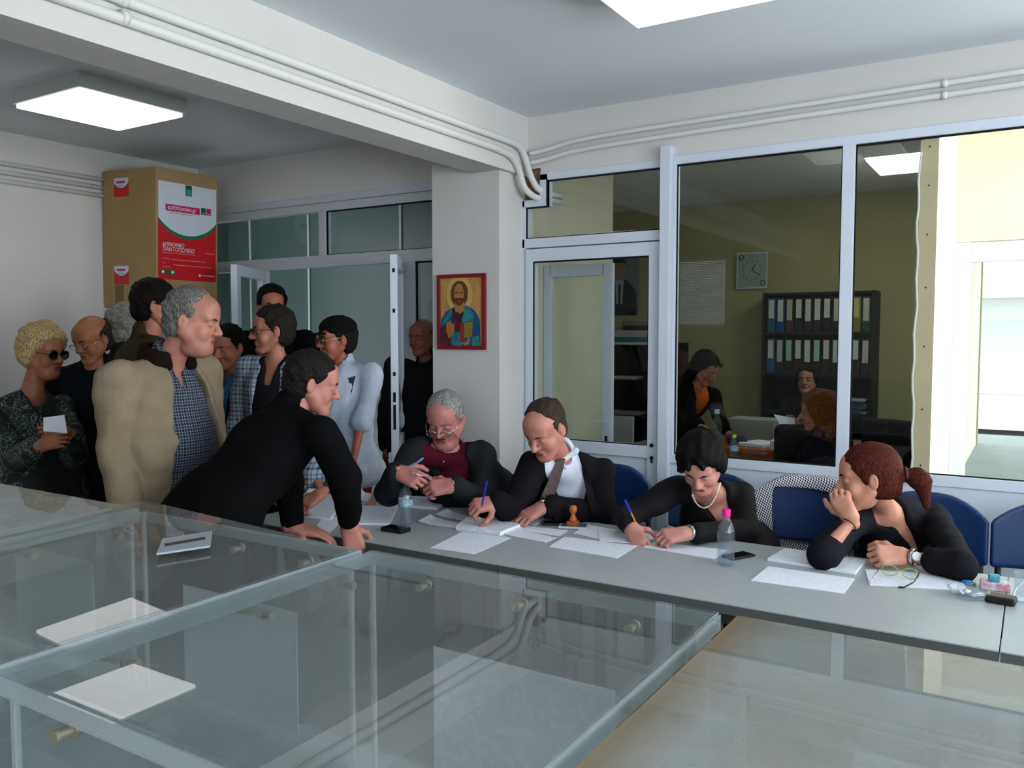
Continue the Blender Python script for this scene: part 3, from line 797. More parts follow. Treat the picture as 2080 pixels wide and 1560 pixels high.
# glazed screen on the left, both leaves standing open
p = MB()
bar(p, XL, -3.17, 2.452, 2.51); bar(p, XL, -3.17, 2.06, 2.142); bar(p, -4.385, -4.32, 2.14, 2.46)
bar(p, -3.625, -3.515, 0, 2.06); bar(p, -5.04, -4.96, 0, 2.06); bar(p, XL, -5.60, 0, 2.5); bar(p, XL, -3.17, 2.51, 2.56, YP-.035, YP+.03)
bar(p, XL, -5.04, .86, .93); bar(p, -3.515, -3.17, .05, .12); bar(p, XL, -5.04, 0, .1)
tr2 = struct('window_4', p, 'aludark', bevel=.003)
g = MB(); g.box(-5.60, -4.385, YP+.014, YP+.02, 2.142, 2.452); g.box(-4.32, -3.17, YP+.014, YP+.02, 2.142, 2.452); g.box(-3.515, -3.17, YP+.014, YP+.02, .12, 2.06); g.box(-5.60, -5.04, YP+.014, YP+.02, .93, 2.06); g.box(-5.60, -5.04, YP+.014, YP+.02, .1, .86)
g.build('window_pane', 'pane', tr2)
g = MB(); g.box(-4.32, -3.17, YP+.0, YP+.012, 2.444, 2.452); g.box(-4.32, -4.312, YP, YP+.012, 2.142, 2.452); g.box(-4.32, -3.17, YP, YP+.012, 2.142, 2.147); g.box(-3.515, -3.17, YP, YP+.012, 2.05, 2.06); g.box(-3.515, -3.506, YP, YP+.012, .12, 2.06); g.build('gasket', 'gasket', tr2)
def leaf(n, hinge, end, z1=2.055):
    v = (Vector(end)-Vector(hinge)); L = v.length; a = math.atan2(v.y, v.x)
    m = Matrix.Translation((hinge[0], hinge[1], 0)) @ Matrix.Rotation(a, 4, 'Z')
    p = MB()
    for x0, x1, za, zb in ((0, .075, .02, z1), (L-.075, L, .02, z1), (.07, L-.07, z1-.075, z1), (.07, L-.07, .02, .14), (.07, L-.07, .86, .93)): p.box(x0, x1, -.022, .022, za, zb, mtx=m)
    o = struct(n, p, 'alu', bevel=.003)
    g = MB(); g.box(.075, L-.075, -.003, .003, .93, z1-.075, mtx=m); g.box(.075, L-.075, -.003, .003, .14, .86, mtx=m); g.build('door_pane', 'pane', o)
    return o, m, L
d2, m2, L2 = leaf('door_2', (-3.625, 4.40), (-3.27, 3.90))
g = MB()
for z, h in ((1.08, .075), (1.20, .03), (1.34, .012), (1.72, .012), (1.96, .012)): g.box(L2-.001, L2+.002, -.008, .008, z-h, z+h, mtx=m2)
g.build('lock_slot', 'gasket', d2)
g = MB()
for z in (.35, 1.45, 1.98): g.tube([m2 @ V(-.005, .0, z-.05), m2 @ V(-.005, 0, z+.05)], .011, 8)
g.build('hinge', 'alu', d2)
d3, m3, L3 = leaf('door_3', (-4.96, 4.40), (-4.66, 3.88))
# corridor behind the left screen
struct('wall_corridor', MB().box(-7.4, -3.0, 6.1, 6.2, 0, CZ), 'panel')
struct('ceiling_corridor', MB().box(-7.4, -3.0, YP+.1, 6.2, CZ-.1, CZ+.1), 'ceil')
struct('wall_corridor_end', MB().box(-7.5, -7.4, YP, 6.2, 0, CZ), 'panel')
w = MB()
for x in (-7.05, -6.2, -5.02, -4.35): w.box(x-.012, x+.012, 6.085, 6.1, 0, CZ-.1)
struct('trim_3', w, mat('joint_strip', '#848b86', .5, .4))
l = empty('ceiling_light', (-3.45, 5.25, CZ-.1), 'small round corridor lamp on the corridor ceiling behind the pillar', 'ceiling light')
g = MB(); g.lathe([(.0, .0), (.13, 0), (.13, -.03), (.12, -.04), (0, -.04)], (-3.45, 5.25, CZ-.1), 24); g.build('lamp_body', 'lampbody', l, origin=l.location)
g = MB(); g.lathe([(.115, -.041), (.11, -.06), (0, -.07)], (-3.45, 5.25, CZ-.1), 24); g.build('lamp_diffuser', mat('corridor_lamp', '#ffffff', .5, .2, emit=(.35, .85, .9), estr=5), l, origin=l.location)

# the office and the balcony room behind the right partition
struct('wall_office_far', MB().box(-4.3, -.42, 8.3, 8.4, 0, CZ), mat('office_wall', '#a49d74', .9, .1, noise=.08, nscale=2))
struct('wall_office_left', MB().box(-3.0, -2.92, YP+.12, 6.1, 0, CZ).box(-4.3, -2.92, 6.1, 6.2, 0, CZ).box(-4.3, -4.2, 6.2, 8.3, 0, CZ), 'cream')
struct('ceiling_office', MB().box(-4.3, 2.5, YP+.1, 8.4, CZ, CZ+.1), 'ceil')
struct('wall_divider', MB().box(-.50, -.43, YP+.03, 8.3, 0, CZ), 'cream')
w = MB(); w.box(-.498, -.42, YP+.022, YP+.032, .913, 2.503)
bd = w.build('cover_board', mat('plywood_strip', '#cbb898', .8, .1, noise=.08, nscale=5)); bd['kind'] = 'structure'; bd.name = 'trim_4'
g = MB(); g.tube([(-.500+.004*math.sin(i*1.7)+.003*math.sin(i*.6), YP+.024, .92+i*.066) for i in range(24)], .006, 6); g.build('sealant_bead', mat('sealant', '#d8d8d0', .6), bd)
g = MB()
for z in (.95, 1.22, 1.52, 1.80, 2.05, 2.28, 2.46): g.sphere((-.459, YP+.021, z), .004, 8)
g.build('screw_head', 'gasket', bd)
# balcony room: back wall with a glazed door, sunlight outside
w = MB(); w.box(-.43, XR, 5.6, 5.7, 2.116, CZ); w.box(1.9, XR, 5.6, 5.7, 0, 2.12)
struct('wall_balcony', w, 'cream')
struct('wall_balcony_side', MB().box(XR, XR+.1, YP, 5.7, 0, .9).box(XR, XR+.1, YP, 5.7, 2.4, CZ), 'cream')  # unseen side wall, left open so the added fill lamp shines in
p = MB()
for a, b in ((-.43, -.345), (.55, .66), (1.3, 1.4), (1.82, 1.9)): p.box(a, b, 5.6, 5.67, 0, 2.115)
p.box(-.345, 1.82, 5.605, 5.665, 2.0, 2.114); p.box(-.345, 1.82, 5.605, 5.665, 0, .08)
d4 = struct('door_4', p, 'alu', bevel=.003)
g = MB(); g.box(-.345, .55, 5.63, 5.636, .08, 2.0); g.box(.66, 1.3, 5.63, 5.636, .08, 2.0); g.box(1.4, 1.82, 5.63, 5.636, .08, 2.0); g.build('door_pane', 'pane', d4)
g = MB(); g.box(-.375, -.345, 5.585, 5.60, 1.2, 1.9); 
struct('floor_balcony', MB().box(-3, 6, 5.7, 9.2, -.05, .62), mat('terrace_concrete', '#8d9191', .8, .2, noise=.08, nscale=4))
g = MB(); g.box(-.02, .9, 5.72, 5.735, 1.62, 2.1); o = g.build('roller_blind', mat('grey_blind', '#8e9590', .8, .1)); tag(o, 'short grey roller blind hanging outside the balcony door, top right', 'blind')
b = empty('building', (1.0, 16, 0), 'pale sunlit apartment building beyond the balcony door', 'building')
g = MB(); g.box(-6, 9, 16, 22, 0, 9); g.build('facade', mat('white_facade', '#e8e8e4', .9, .1), b, origin=b.location)
for x in (-.9, .6, 2.3):
    for z in (.6, 2.9): g = MB(); g.box(x, x+.9, 15.95, 16.0, z, z+1.2); g.build('window', mat('far_window', '#c9d2d2', .4, .4), b, origin=b.location)
g = MB(); g.box(-6, 9, 15.2, 16, 2.15, 2.3); g.build('balcony_slab', 'plaster', b, origin=b.location)
struct('ground', MB().box(-12, 14, 9.2, 40, -.3, -.1), mat('street', '#9a9a96', .9, .1))

# pipes
PR = .019
def pipe(pts, label, r=PR, mt='pipe', clips=()):
    g = MB(); g.tube(pts, r, 12); o = g.build('heating_pipe', mt, smooth=True); tag(o, label, 'pipe')
    if clips:
        k = MB()
        for c, ax in clips: k.tube([Vector(c)-Vector(ax)*.012, Vector(c)+Vector(ax)*.012], r*1.35, 10)
        k.build('clip', mt, o, smooth=True)
    return o
def smoothpath(pts, n=6):
    P_ = [Vector(p) for p in pts]; out = []
    for i in range(len(P_)-1):
        p0 = P_[max(i-1, 0)]; p1, p2 = P_[i], P_[i+1]; p3 = P_[min(i+2, len(P_)-1)]
        for j in range(n):
            t = j/n; out.append(.5*((2*p1)+(-p0+p2)*t+(2*p0-5*p1+4*p2-p3)*t*t+(-p0+3*p1-3*p2+p3)*t**3))
    out.append(P_[-1]); return out
bx = -2.645+.022
pipe([(bx, YB, 2.695), (bx, 4.1, 2.690)]+smoothpath([(bx, 4.1, 2.69), (bx+.005, 4.26, 2.68), (bx+.01, 4.33, 2.62), (bx+.03, 4.36, 2.52), (bx+.06, 4.39, 2.45), (bx+.08, 4.46, 2.43)], 5)[1:]+[(bx+.10, 4.62, 2.43)], 'upper of two white pipes running along the side of the ceiling beam into the notch', clips=[((bx, 1.75, 2.695), (0, 1, 0))])
pipe([(bx, YB, 2.635), (bx, 4.0, 2.625)]+smoothpath([(bx, 4.0, 2.625), (bx+.0, 4.18, 2.61), (bx+.0, 4.27, 2.55), (bx+.015, 4.31, 2.45), (bx+.045, 4.37, 2.40), (bx+.06, 4.46, 2.395)], 5)[1:]+[(bx+.09, 4.62, 2.395)], 'lower of two white pipes running along the side of the ceiling beam into the notch', clips=[((bx, 1.75, 2.635), (0, 1, 0))])
py = YP-.022
pipe(smoothpath([(bx+.01, py-.02, 2.655), (-2.5, py, 2.672), (-2.3, py, 2.70), (-1.9, py, 2.713), (-1.2, py, 2.722)], 5)+[(0.5, py, 2.742), (XR, py, 2.76)], 'upper white pipe running along the wall above the glazed partition', r=.014, clips=[((-.40, py, 2.732), (1, 0, 0))])
pipe(smoothpath([(bx+.015, py-.02, 2.60), (-2.5, py, 2.617), (-2.3, py, 2.643), (-1.9, py, 2.656), (-1.2, py, 2.668)], 5)+[(0.5, py, 2.69), (XR, py, 2.71)], 'lower white pipe running along the wall above the glazed partition', r=.014, clips=[((-.40, py, 2.678), (1, 0, 0))])
for k, (z, lb) in enumerate(((2.672, 'topmost'), (2.615, 'middle'), (2.560, 'lowest'))):
    pipe([(XL+.02, YB, z), (XL+.02, 4.36, z)], '%s of three thin pipes along the left wall behind the cardboard box' % lb, r=.016)
g = MB(); g.box(-2.69, -2.57, YP+.02, YP+.10, 2.39, 2.57); g.build('rough_hole', mat('raw_plaster', '#9a6a52', .95, .05, noise=.4, nscale=30, bump=.6, bscale=80)).name = 'trim_5'
bpy.data.objects['trim_5']['kind'] = 'structure'

# ceiling lamps
def lamp(x, y, z, s, label, rz=0.0, em='lamp', drop=.10, body='lampbody'):
    l = empty('ceiling_light', (x, y, z), label, 'ceiling light', 'square ceiling lamps', rz)
    h = s/2
    g = MB(); g.box(-h, h, -h, h, -drop*.78, 0); g.box(-h*.9, h*.9, -h*.9, h*.9, -.001, .004); g.build('lamp_housing', body, l, bevel=.004)
    g = MB(); g.box(-h*.955, h*.955, -h*.955, h*.955, -drop, -drop*.78); g.build('lamp_diffuser', em, l, bevel=.006)
    return l
lamp(-4.36, 2.76, CZ, .62, 'glowing square ceiling lamp above the queue, left of the beam')
lamp(-1.08, 2.84, CZ, .62, 'glowing square ceiling lamp right of the beam, cut off at the picture top')
lamp(-4.36, -.62, CZ, .62, 'square ceiling lamp of the left bay, behind the photographer, seen only as a reflection')
lamp(-.74, 6.65, CZ, .66, 'glowing ceiling lamp inside the office behind the glass', em='lampdim')

# ================================================================ TABLES
T = .74
def rbox_fn(c, b, r, warp=None):
    c = np.array(c, float)
    def fn(P):
        x, y, z = P[0]-c[0], P[1]-c[1], P[2]-c[2]
        if warp is not None: y = y-warp*x*x
        qx, qy, qz = np.abs(x)-b[0]+r, np.abs(y)-b[1]+r, np.abs(z)-b[2]+r
        return np.sqrt(np.maximum(qx, 0)**2+np.maximum(qy, 0)**2+np.maximum(qz, 0)**2)+np.minimum(np.maximum(np.maximum(qx, qy), qz), 0)-r
    return fn
def table(x0, x1, y0, y1, label, group):
    c = ((x0+x1)/2, (y0+y1)/2, 0)
    t = empty('table', c, label, 'table', group)
    MB().box(x0+.002, x1-.002, y0, y1, T-.004, T).build('tabletop', 'table', t, origin=c)
    MB().box(x0+.002, x1-.002, y0, y1, T-.034, T-.004).build('table_edging', 'tabedge', t, origin=c)
    MB().box(x0+.09, x1-.09, y0+.10, y0+.13, T-.10, T-.034).box(x0+.09, x1-.09, y1-.13, y1-.10, T-.10, T-.034).build('frame', 'legmetal', t, origin=c)
    for x in (x0+.07, x1-.07):
        for y in (y0+.08, y1-.08): MB().box(x-.02, x+.02, y-.02, y+.02, 0, T-.034).build('leg', 'legmetal', t, origin=c, bevel=.003)
    return t
for k, (x0, lb) in enumerate(((-3.03, 'grey laminate table at the left end of the row, under the leaning man hands'), (-1.65, 'grey laminate table in the middle of the row with the pink capped bottle'), (-.06, 'grey laminate table at the right end of the row, beyond the seam'))):
    table(x0, -1.65 if k == 0 else x0+1.59, 2.54, 3.34, lb, 'grey tables in the row')
table(-3.10, -1.53, .44, 1.26, 'grey table under the left transparent ballot boxes', 'tables under the ballot boxes')
table(-1.53, .50, .44, 1.26, 'grey table under the right transparent ballot boxes', 'tables under the ballot boxes')

# ================================================================ BALLOT BOXES
def ballot(x0, x1, label, lidm='acryllid', slot=False, rim='acrylrim', wall='acryl', tilt=0.0):
    y0, y1, zb, zt = .515, 1.20, T+.002, 1.17
    c = ((x0+x1)/2, (y0+y1)/2, zb)
    b = empty('ballot_box', c, label, 'ballot box', 'transparent ballot boxes'); k = dict(origin=c); t = .005; i = .012
    MB().box(x0+i, x1-i, y0+i, y0+i+t, zb+t, zt-t).build('side_panel', wall, b, **k)
    MB().box(x0+i, x1-i, y1-i-t, y1-i, zb+t, zt-t).build('side_panel', wall, b, **k)
    MB().box(x0+i, x0+i+t, y0+i+t, y1-i-t, zb+t, zt-t).build('side_panel', wall, b, **k)
    MB().box(x1-i-t, x1-i, y0+i+t, y1-i-t, zb+t, zt-t).build('side_panel', wall, b, **k)
    MB().box(x0+i, x1-i, y0+i, y1-i, zb, zb+t).build('base_panel', wall, b, **k)
    xc_ = (x0+x1)/2; yc_ = (y0+y1)/2
    tm = Matrix.Translation((xc_, yc_, zt)) @ Matrix.Rotation(tilt, 4, Vector((.53, .85, 0))) @ Matrix.Translation((-xc_, -yc_, -zt))
    MB().box(x0+.002, x1-.002, y0+.002, y1-.002, zt-t, zt, mtx=tm).build('lid', lidm, b, bevel=.0015, **k)
    g = MB(); h = .028
    g.box(x0, x1, y0, y0+.004, zt-h, zt-t); g.box(x0, x1, y1-.004, y1, zt-h, zt-t); g.box(x0, x0+.004, y0, y1, zt-h, zt-t); g.box(x1-.004, x1, y0, y1, zt-h, zt-t)
    g.build('lid_rim', rim, b, **k)
    for x in (x0+i+.003, x1-i-.003):
        for y in (y0+i+.003, y1-i-.003): MB().box(x-.004, x+.004, y-.004, y+.004, zb+t, zt-t).build('corner_seam', 'acrylrim', b, **k)
    pz = zt-.045
    for s_, (ax, pts) in enumerate((('Y', [(x0+(x1-x0)*f, y0+i) for f in (.2, .5, .8)]), ('Y', [(x0+(x1-x0)*f, y1-i) for f in (.2, .5, .8)]), ('X', [(x0+i, y0+(y1-y0)*f) for f in (.25, .6, .88)]), ('X', [(x1-i, y0+(y1-y0)*f) for f in (.25, .6, .88)]))):
        for x, y in pts:
            sg = (-1 if y < 1 and ax == 'Y' else 1) if ax == 'Y' else (-1 if x < (x0+x1)/2 else 1)
            R_ = Matrix.Rotation(math.pi/2, 4, 'X' if ax == 'Y' else 'Y')
            m = Matrix.Translation((x, y, pz)) @ R_
            g = MB(); g.lathe([(0, -.011), (.0095, -.010), (.0095, -.0035), (.006, -.003), (.006, .012), (.008, .013), (.008, .018), (0, .018)], n=12, mtx=m)
            g.build('bolt', 'brass', b, smooth=True, autosmooth=True, **k)
    cx = (x0+x1)/2
    MB().box(cx-.178, cx+.178, y1-i-t-.004, y1-i-t-.002, zb+.028, zb+.278).build('notice_sheet', 'papercase', b, **k)
    if slot:
        qd = [onz(px, py, zt+.008) for px, py in ((318, 1128), (427, 1112), (431, 1082), (330, 1098))]
        s_ = MB().prism(qd, zt+.008, zt+.012).build('slot_plate', mat('slot_plate', '#8f979c', .5, .3), b, **k)
        qd = [onz(px, py, zt+.012) for px, py in ((335, 1105), (417, 1091), (417, 1096), (335, 1110))]
        MB().prism(qd, zt+.012, zt+.013).build('slot', mat('slot_shadow', '#3b2f2e', .7), s_, **k)
    return b
ballot(-2.475, -1.785, 'transparent ballot box with a scuffed grey lid, leftmost of the four', 'dustlid')
ballot(-1.765, -1.090, 'transparent ballot box with the slot plate on its lid, second from left', slot=True, tilt=math.radians(2.7))
ballot(-1.065, -.385, 'clean transparent ballot box, third from left, reflecting the pipes and pillar')
ballot(-.362, .330, 'dusty yellowed transparent ballot box, nearest on the right', 'acryldirty', rim='acryldirty')

# ================================================================ CHAIRS
def make_chair(loc, label, group='blue padded chairs behind the table row'):
    t = empty('chair', loc, label, 'chair', group)
    s = SDF(); s.fun(rbox_fn((0, .215, .745), (.235, .02, .145), .018, warp=-.9), (-.25, .10, .58), (.25, .26, .90), mode='u')
    # arched top
    s.fun(lambda P: -(P[2]-(.895-1.5*P[0]*P[0]-6*P[0]**4))+0*P[1], (-.3, .0, .7), (.3, .4, .95), k=.012)
    v, f = s.mesh(.008); MB().add(v, f).build('backrest', 'blue', t, smooth=True)
    s = SDF(); s.fun(rbox_fn((0, 0, .445), (.225, .215, .028), .022), (-.24, -.23, .41), (.24, .23, .48), mode='u')
    v, f = s.mesh(.009); MB().add(v, f).build('seat', 'blue', t, smooth=True)
    for q in (-1, 1):
        MB().tube([(q*.20, .19, .0), (q*.205, .185, .43), (q*.205, .205, .62), (q*.205, .195, .70)], .013, 10).build('leg', 'legmetal', t, smooth=True)
        MB().tube([(q*.20, -.19, .0), (q*.20, -.17, .40), (q*.20, -.12, .425)], .0125, 10).build('leg', 'legmetal', t, smooth=True)
    g = MB()
    for q in (-1, 1): g.tube([(q*.20, -.14, .418), (q*.20, .18, .418)], .0115, 8)
    g.tube([(-.2, -.13, .418), (.2, -.13, .418)], .0115, 8); g.tube([(-.2, .16, .418), (.2, .16, .418)], .0115, 8)
    g.build('seat_frame', 'legmetal', t, smooth=True)
    return t
ch_px = ((1245, 'blue padded chair behind the man in the dark suit and tie', 3.86), (1455, 'blue padded chair the woman with the pearl necklace sits on', 3.86), (1650, 'blue padded chair with a houndstooth jacket hung over its back', 3.86), (1888, 'blue padded chair behind the woman with the ponytail', 3.86), (2152, 'empty blue padded chair cut off by the right picture edge', 3.86), (925, 'blue padded chair under the man in the burgundy shirt', 3.86))
ch0 = None; chairs = []
for x, lb, y in ch_px:
    X_ = ony(x, 960, y+.2).x
    if ch0 is None: ch0 = make_chair((X_, y, 0), lb); chairs.append(ch0)
    else: chairs.append(copy_tree(ch0, Vector((X_, y, 0)), label=lb))
# jacket over the third chair
jx = chairs[2].location
s = SDF()
s.fun(rbox_fn((0, .225, .730), (.264, .056, .185), .03, warp=-.9), (-.28, .08, .52), (.28, .30, .93), mode='u')
s.fun(rbox_fn((-.17, .235, .58), (.10, .045, .17), .03, warp=-.9), (-.30, .08, .38), (.0, .30, .78), mode='u', k=.04)
s.fun(rbox_fn((.18, .25, .60), (.075, .03, .15), .03, warp=-.9), (.0, .08, .38), (.30, .30, .78), mode='u', k=.04)
s.fun(lambda P: -(P[2]-(.925-1.2*P[0]*P[0]-6*P[0]**4))+0*P[1], (-.3, .0, .7), (.3, .4, .98), k=.02)
s.fun(rbox_fn((.040, .11, .70), (.208, .105, .155), .02), (-.16, .0, .5), (.25, .22, .86), k=.01)
s.fun(rbox_fn((0, .217, .735), (.238, .023, .150), .018, warp=-.9), (-.25, .10, .58), (.25, .26, .90), k=.006)
v, f = s.mesh(.006, noise=[(.004, 22, 3)])
o = MB().add(v, f).build('jacket', checks('houndstooth', '#e6e2ea', '#15151d', 58), smooth=True); o.location = jx
tag(o, 'black and white houndstooth jacket draped over the back of a blue chair', 'jacket')

# ================================================================ THINGS ON THE TABLES
def sheet(corners, label, z=T, th=.0012, m='print', name='sheet_of_paper', cat='paper', curl=0.0, group='ballot papers and lists on the tables', z_extra=0):
    z0 = z+.0006+z_extra
    q = [onz(x, y, z0) for x, y in corners]
    c = sum(q, Vector())/4; c.z = z0
    if th < .004 or curl:
        n = 8; g = MB(); vs = []
        for layer in (0, 1):
            for i in range(n+1):
                for j in range(n+1):
                    u, w_ = i/n, j/n
                    p = q[0].lerp(q[1], u).lerp(q[3].lerp(q[2], u), w_)
                    cu = curl*(max(0, .35-u)/.35)**2*(.4+.6*w_)
                    vs.append((p.x, p.y, z0+cu+(th if layer else 0)))
        N_ = (n+1)**2; F = []
        for i in range(n):
            for j in range(n):
                a = i*(n+1)+j; F.append((a, a+1, a+n+2, a+n+1)); F.append((N_+a, N_+a+n+1, N_+a+n+2, N_+a+1))
        def edge(a, b): F.append((a, b, N_+b, N_+a))
        for i in range(n):
            edge(i*(n+1), (i+1)*(n+1)); edge((i+1)*(n+1)+n, i*(n+1)+n); edge(i+1, i); edge(n*(n+1)+i, n*(n+1)+i+1)
        g.add(vs, F)
    else: g = MB().prism(q, z0, z0+th)
    a = math.atan2((q[1]-q[0]).y, (q[1]-q[0]).x)
    o = g.build(name, m, origin=c)
    o.data.transform(Matrix.Rotation(-a, 4, 'Z')); o.rotation_euler = (0, 0, a)
    return tag(o, label, cat, group)
sheet(((774, 1027), (887, 1036), (920, 1016), (801, 1010)), 'thick stack of printed lists in front of the burgundy shirt man', th=.012, name='paper_stack')
sheet(((709, 1066), (791, 1067), (808, 1032), (732, 1030)), 'stack of printed lists between the black fist and the green capped bottle', th=.008, name='paper_stack')
sheet(((592, 1049), (672, 1057), (705, 1010), (640, 1003)), 'open booklet with curled pages under the leaning man', th=.010, curl=.055, m='print', name='booklet')
sheet(((640, 1072), (668, 1085), (700, 1050), (655, 1052)), 'small paper sticking out by the leaning man hand at the table edge', name='sheet_of_paper')
sheet(((722, 1012), (748, 1020), (766, 1006), (733, 1000)), 'curled page end beyond the leaning man sleeve', curl=.03, name='sheet_of_paper')
o = sheet(((742, 1029), (758, 1030), (775, 999), (762, 997)), 'narrow orange folder strip at the back of the table', th=.006, m='orange', name='folder', cat='folder', group=None)
sheet(((874, 1113), (963, 1126), (1038, 1093), (940, 1080)), 'single printed sheet near the front edge of the left table')
sheet(((850, 1061), (925, 1073), (933, 1063), (874, 1051)), 'narrow slips left of the thick bundle', th=.003, curl=.012, name='ballot_slip')
sheet(((886, 1047), (946, 1059), (963, 1052), (909, 1039)), 'narrow slips behind the thick bundle, curled at the left', th=.003, curl=.012, name='ballot_slip')
sheet(((926, 1077), (1016, 1089), (1066, 1069), (949, 1057)), 'thick bundle of ballots in the middle of the table', th=.018, name='paper_bundle')
sheet(((1019, 1085), (1108, 1102), (1130, 1093), (1045, 1075)), 'narrow slips right of the thick bundle, nearest the front', th=.002, curl=.01, name='ballot_slip')
sheet(((1045, 1076), (1135, 1089), (1154, 1078), (1065, 1069)), 'narrow slips right of the thick bundle, second from the front', th=.002, curl=.006, name='ballot_slip')
sheet(((984, 1045), (1054, 1050), (1064, 1041), (1006, 1034)), 'slip of paper under the suited man left hand')
sheet(((1016, 1053), (1087, 1068), (1105, 1056), (1033, 1047)), 'folded slips in front of the suited man', th=.004, curl=.004, name='ballot_slip')
sheet(((1165, 1083), (1220, 1096), (1262, 1078), (1192, 1066)), 'sheet lying beside the stamp, under the other papers')
sheet(((1218, 1099), (1307, 1106), (1345, 1084), (1215, 1079)), 'sheet the woman with pearls is writing on', z_extra=.003)
sheet(((1115, 1111), (1253, 1134), (1294, 1109), (1146, 1091)), 'printed sheet lying left of the pearl woman, near the table front', th=.002)
sheet(((1306, 1112), (1450, 1136), (1478, 1118), (1327, 1101)), 'printed sheet left of the pink capped bottle', th=.002)
sheet(((1559, 1139), (1737, 1168), (1758, 1143), (1595, 1118)), 'stack of stapled lists under the ponytail woman elbow', th=.010, name='paper_stack')
sheet(((1525, 1180), (1714, 1206), (1736, 1176), (1560, 1151)), 'printed sheet in front of the stapled lists', th=.002)
sheet(((1767, 1189), (1966, 1201), (1949, 1169), (1757, 1157)), 'printed sheet under the green spectacles')
M['pet'] = glassmat('clear_plastic', 1.5, (.93, .95, .97), .05, (.75, .8, .88), .03)
M['water'] = glassmat('water', 1.33, (.86, .9, .94), .0)
def bottle(px, py, cap, label, h=.205, lab=False, z=T, s=1.0, loc=None, wl=.09):
    c = loc if loc is not None else onz(px, py, z+.001)
    b = empty('water_bottle', c, label, 'bottle', 'plastic water bottles'); s = s*h/.205
    pr = [(0, .002), (.026, .001), (.031, .006), (.032, .02), (.030, .03), (.032, .04), (.0305, .055), (.032, .07), (.032, .115), (.031, .125), (.026, .145), (.018, .162), (.0125, .172), (.0122, .186), (0, .186)]
    g = MB(); g.lathe([(r*s, zz*s) for r, zz in pr], n=28); bo = g.build('bottle_body', 'pet', b, smooth=True)
    g = MB(); g.lathe([(0, .004*s), (.028*s, .004*s), (.0295*s, .02*s), (.0295*s, wl*s), (0, wl*s)], n=24); g.build('water', 'water', bo, smooth=True, autosmooth=True)
    g = MB(); g.lathe([(0, .180*s), (.0148*s, .180*s), (.0148*s, .203*s), (.013*s, .205*s), (0, .205*s)], n=20); g.build('bottle_cap', mat('cap_plastic', cap, .4, .4), b, smooth=True, autosmooth=True)
    if lab: g = MB(); g.lathe([(.0325*s, .085*s), (.0325*s, .118*s)], n=28); g.build('label', mat('bottle_label', '#a9bfc4', .6, .2, color2='#5b8f9a', nscale=120), b, smooth=True)
    return b
bottle(824, 1066, '#3fbf4a', 'small water bottle with a green cap beside the black phone', lab=True)
bottle(1474, 1147, '#e0208c', 'water bottle with a bright pink cap near the table front')
def slab(px, py, l, w_, h, rz, m, label, name, cat, z=T+.0006, screen=True, group=None):
    c = onz(px, py, z)
    o = empty(name, c, label, cat, group, rz)
    g = MB(); g.box(-l/2, l/2, -w_/2, w_/2, 0, h); g.build('phone_body' if screen else 'body', m, o, bevel=.004)
    if screen: g = MB(); g.box(-l/2+.008, l/2-.008, -w_/2+.004, w_/2-.004, h, h+.0006); g.build('screen', mat('dark_screen', '#0a0c11', .08, .6), o)
    return o
slab(804, 1079, .115, .066, .018, .0, 'black', 'thick black phone lying left of the green capped bottle base', 'phone', 'phone')
slab(1130, 1065, .115, .056, .010, .55, 'black', 'slim black phone left of the rubber stamp', 'phone', 'phone')
slab(1500, 1131, .12, .062, .009, 1.1, 'black', 'black phone lying behind the pink capped bottle', 'phone', 'phone')
o = slab(1166, 1071, .13, .08, .010, .35, 'aludark', 'flat grey ink pad under the wooden stamp', 'ink_pad', 'ink pad', screen=False)
g = MB(); g.box(-.055, .055, -.032, .032, .010, .0108); g.build('ink_felt', mat('ink_felt', '#39435c', .9), o)
c = onz(1164, 1067, T+.0115); st = empty('rubber_stamp', c, 'orange turned wooden stamp standing on the ink pad', 'stamp')
g = MB(); g.lathe([(0, .018), (.016, .018), (.019, .024), (.014, .034), (.009, .044), (.010, .054), (.017, .064), (.018, .074), (.012, .086), (0, .088)], n=24); g.build('handle', 'orange', st, smooth=True)
g = MB(); g.box(-.021, .021, -.021, .021, 0, .019); g.build('stamp_block', 'orange', st, bevel=.002)
# spectacles on the sheet
c = onz(1828, 1174, T+.004); sp = empty('spectacles', c, 'green framed spectacles lying open on a sheet', 'spectacles', rz=-.15)
g = MB()
for q in (-1, 1): g.tube([(q*.034+.027*math.cos(a), .0, .021+.018*math.sin(a)) for a in [2*math.pi*i/18 for i in range(18)]], .0018, 6, closed=True)
g.tube([(-.008, 0, .026), (.008, 0, .026)], .0018, 6); g.build('front_rim', mat('green_frame', '#8fae5c', .3, .5), sp, smooth=True)
g = MB(); g.tube([(-.061, 0, .030), (-.063, -.07, .014), (-.058, -.125, .002)], .002, 6); g.build('temple', 'chrome', sp, smooth=True)
g = MB(); g.tube([(.061, 0, .030), (.064, -.07, .014), (.045, -.118, .003), (.030, -.122, .002)], [.002, .002, .0032, .0032], 6); g.build('temple', 'black', sp, smooth=True)
g = MB()
for q in (-1, 1): g.lathe([(0, -.0006), (.0262, -.0006), (.0262, .0006), (0, .0006)], n=18, mtx=Matrix.Translation((q*.034, 0, .021)) @ Matrix.Rotation(math.pi/2, 4, 'X') @ Matrix.Diagonal((1, .67, 1, 1)))
g.build('lenses', 'pane', sp)
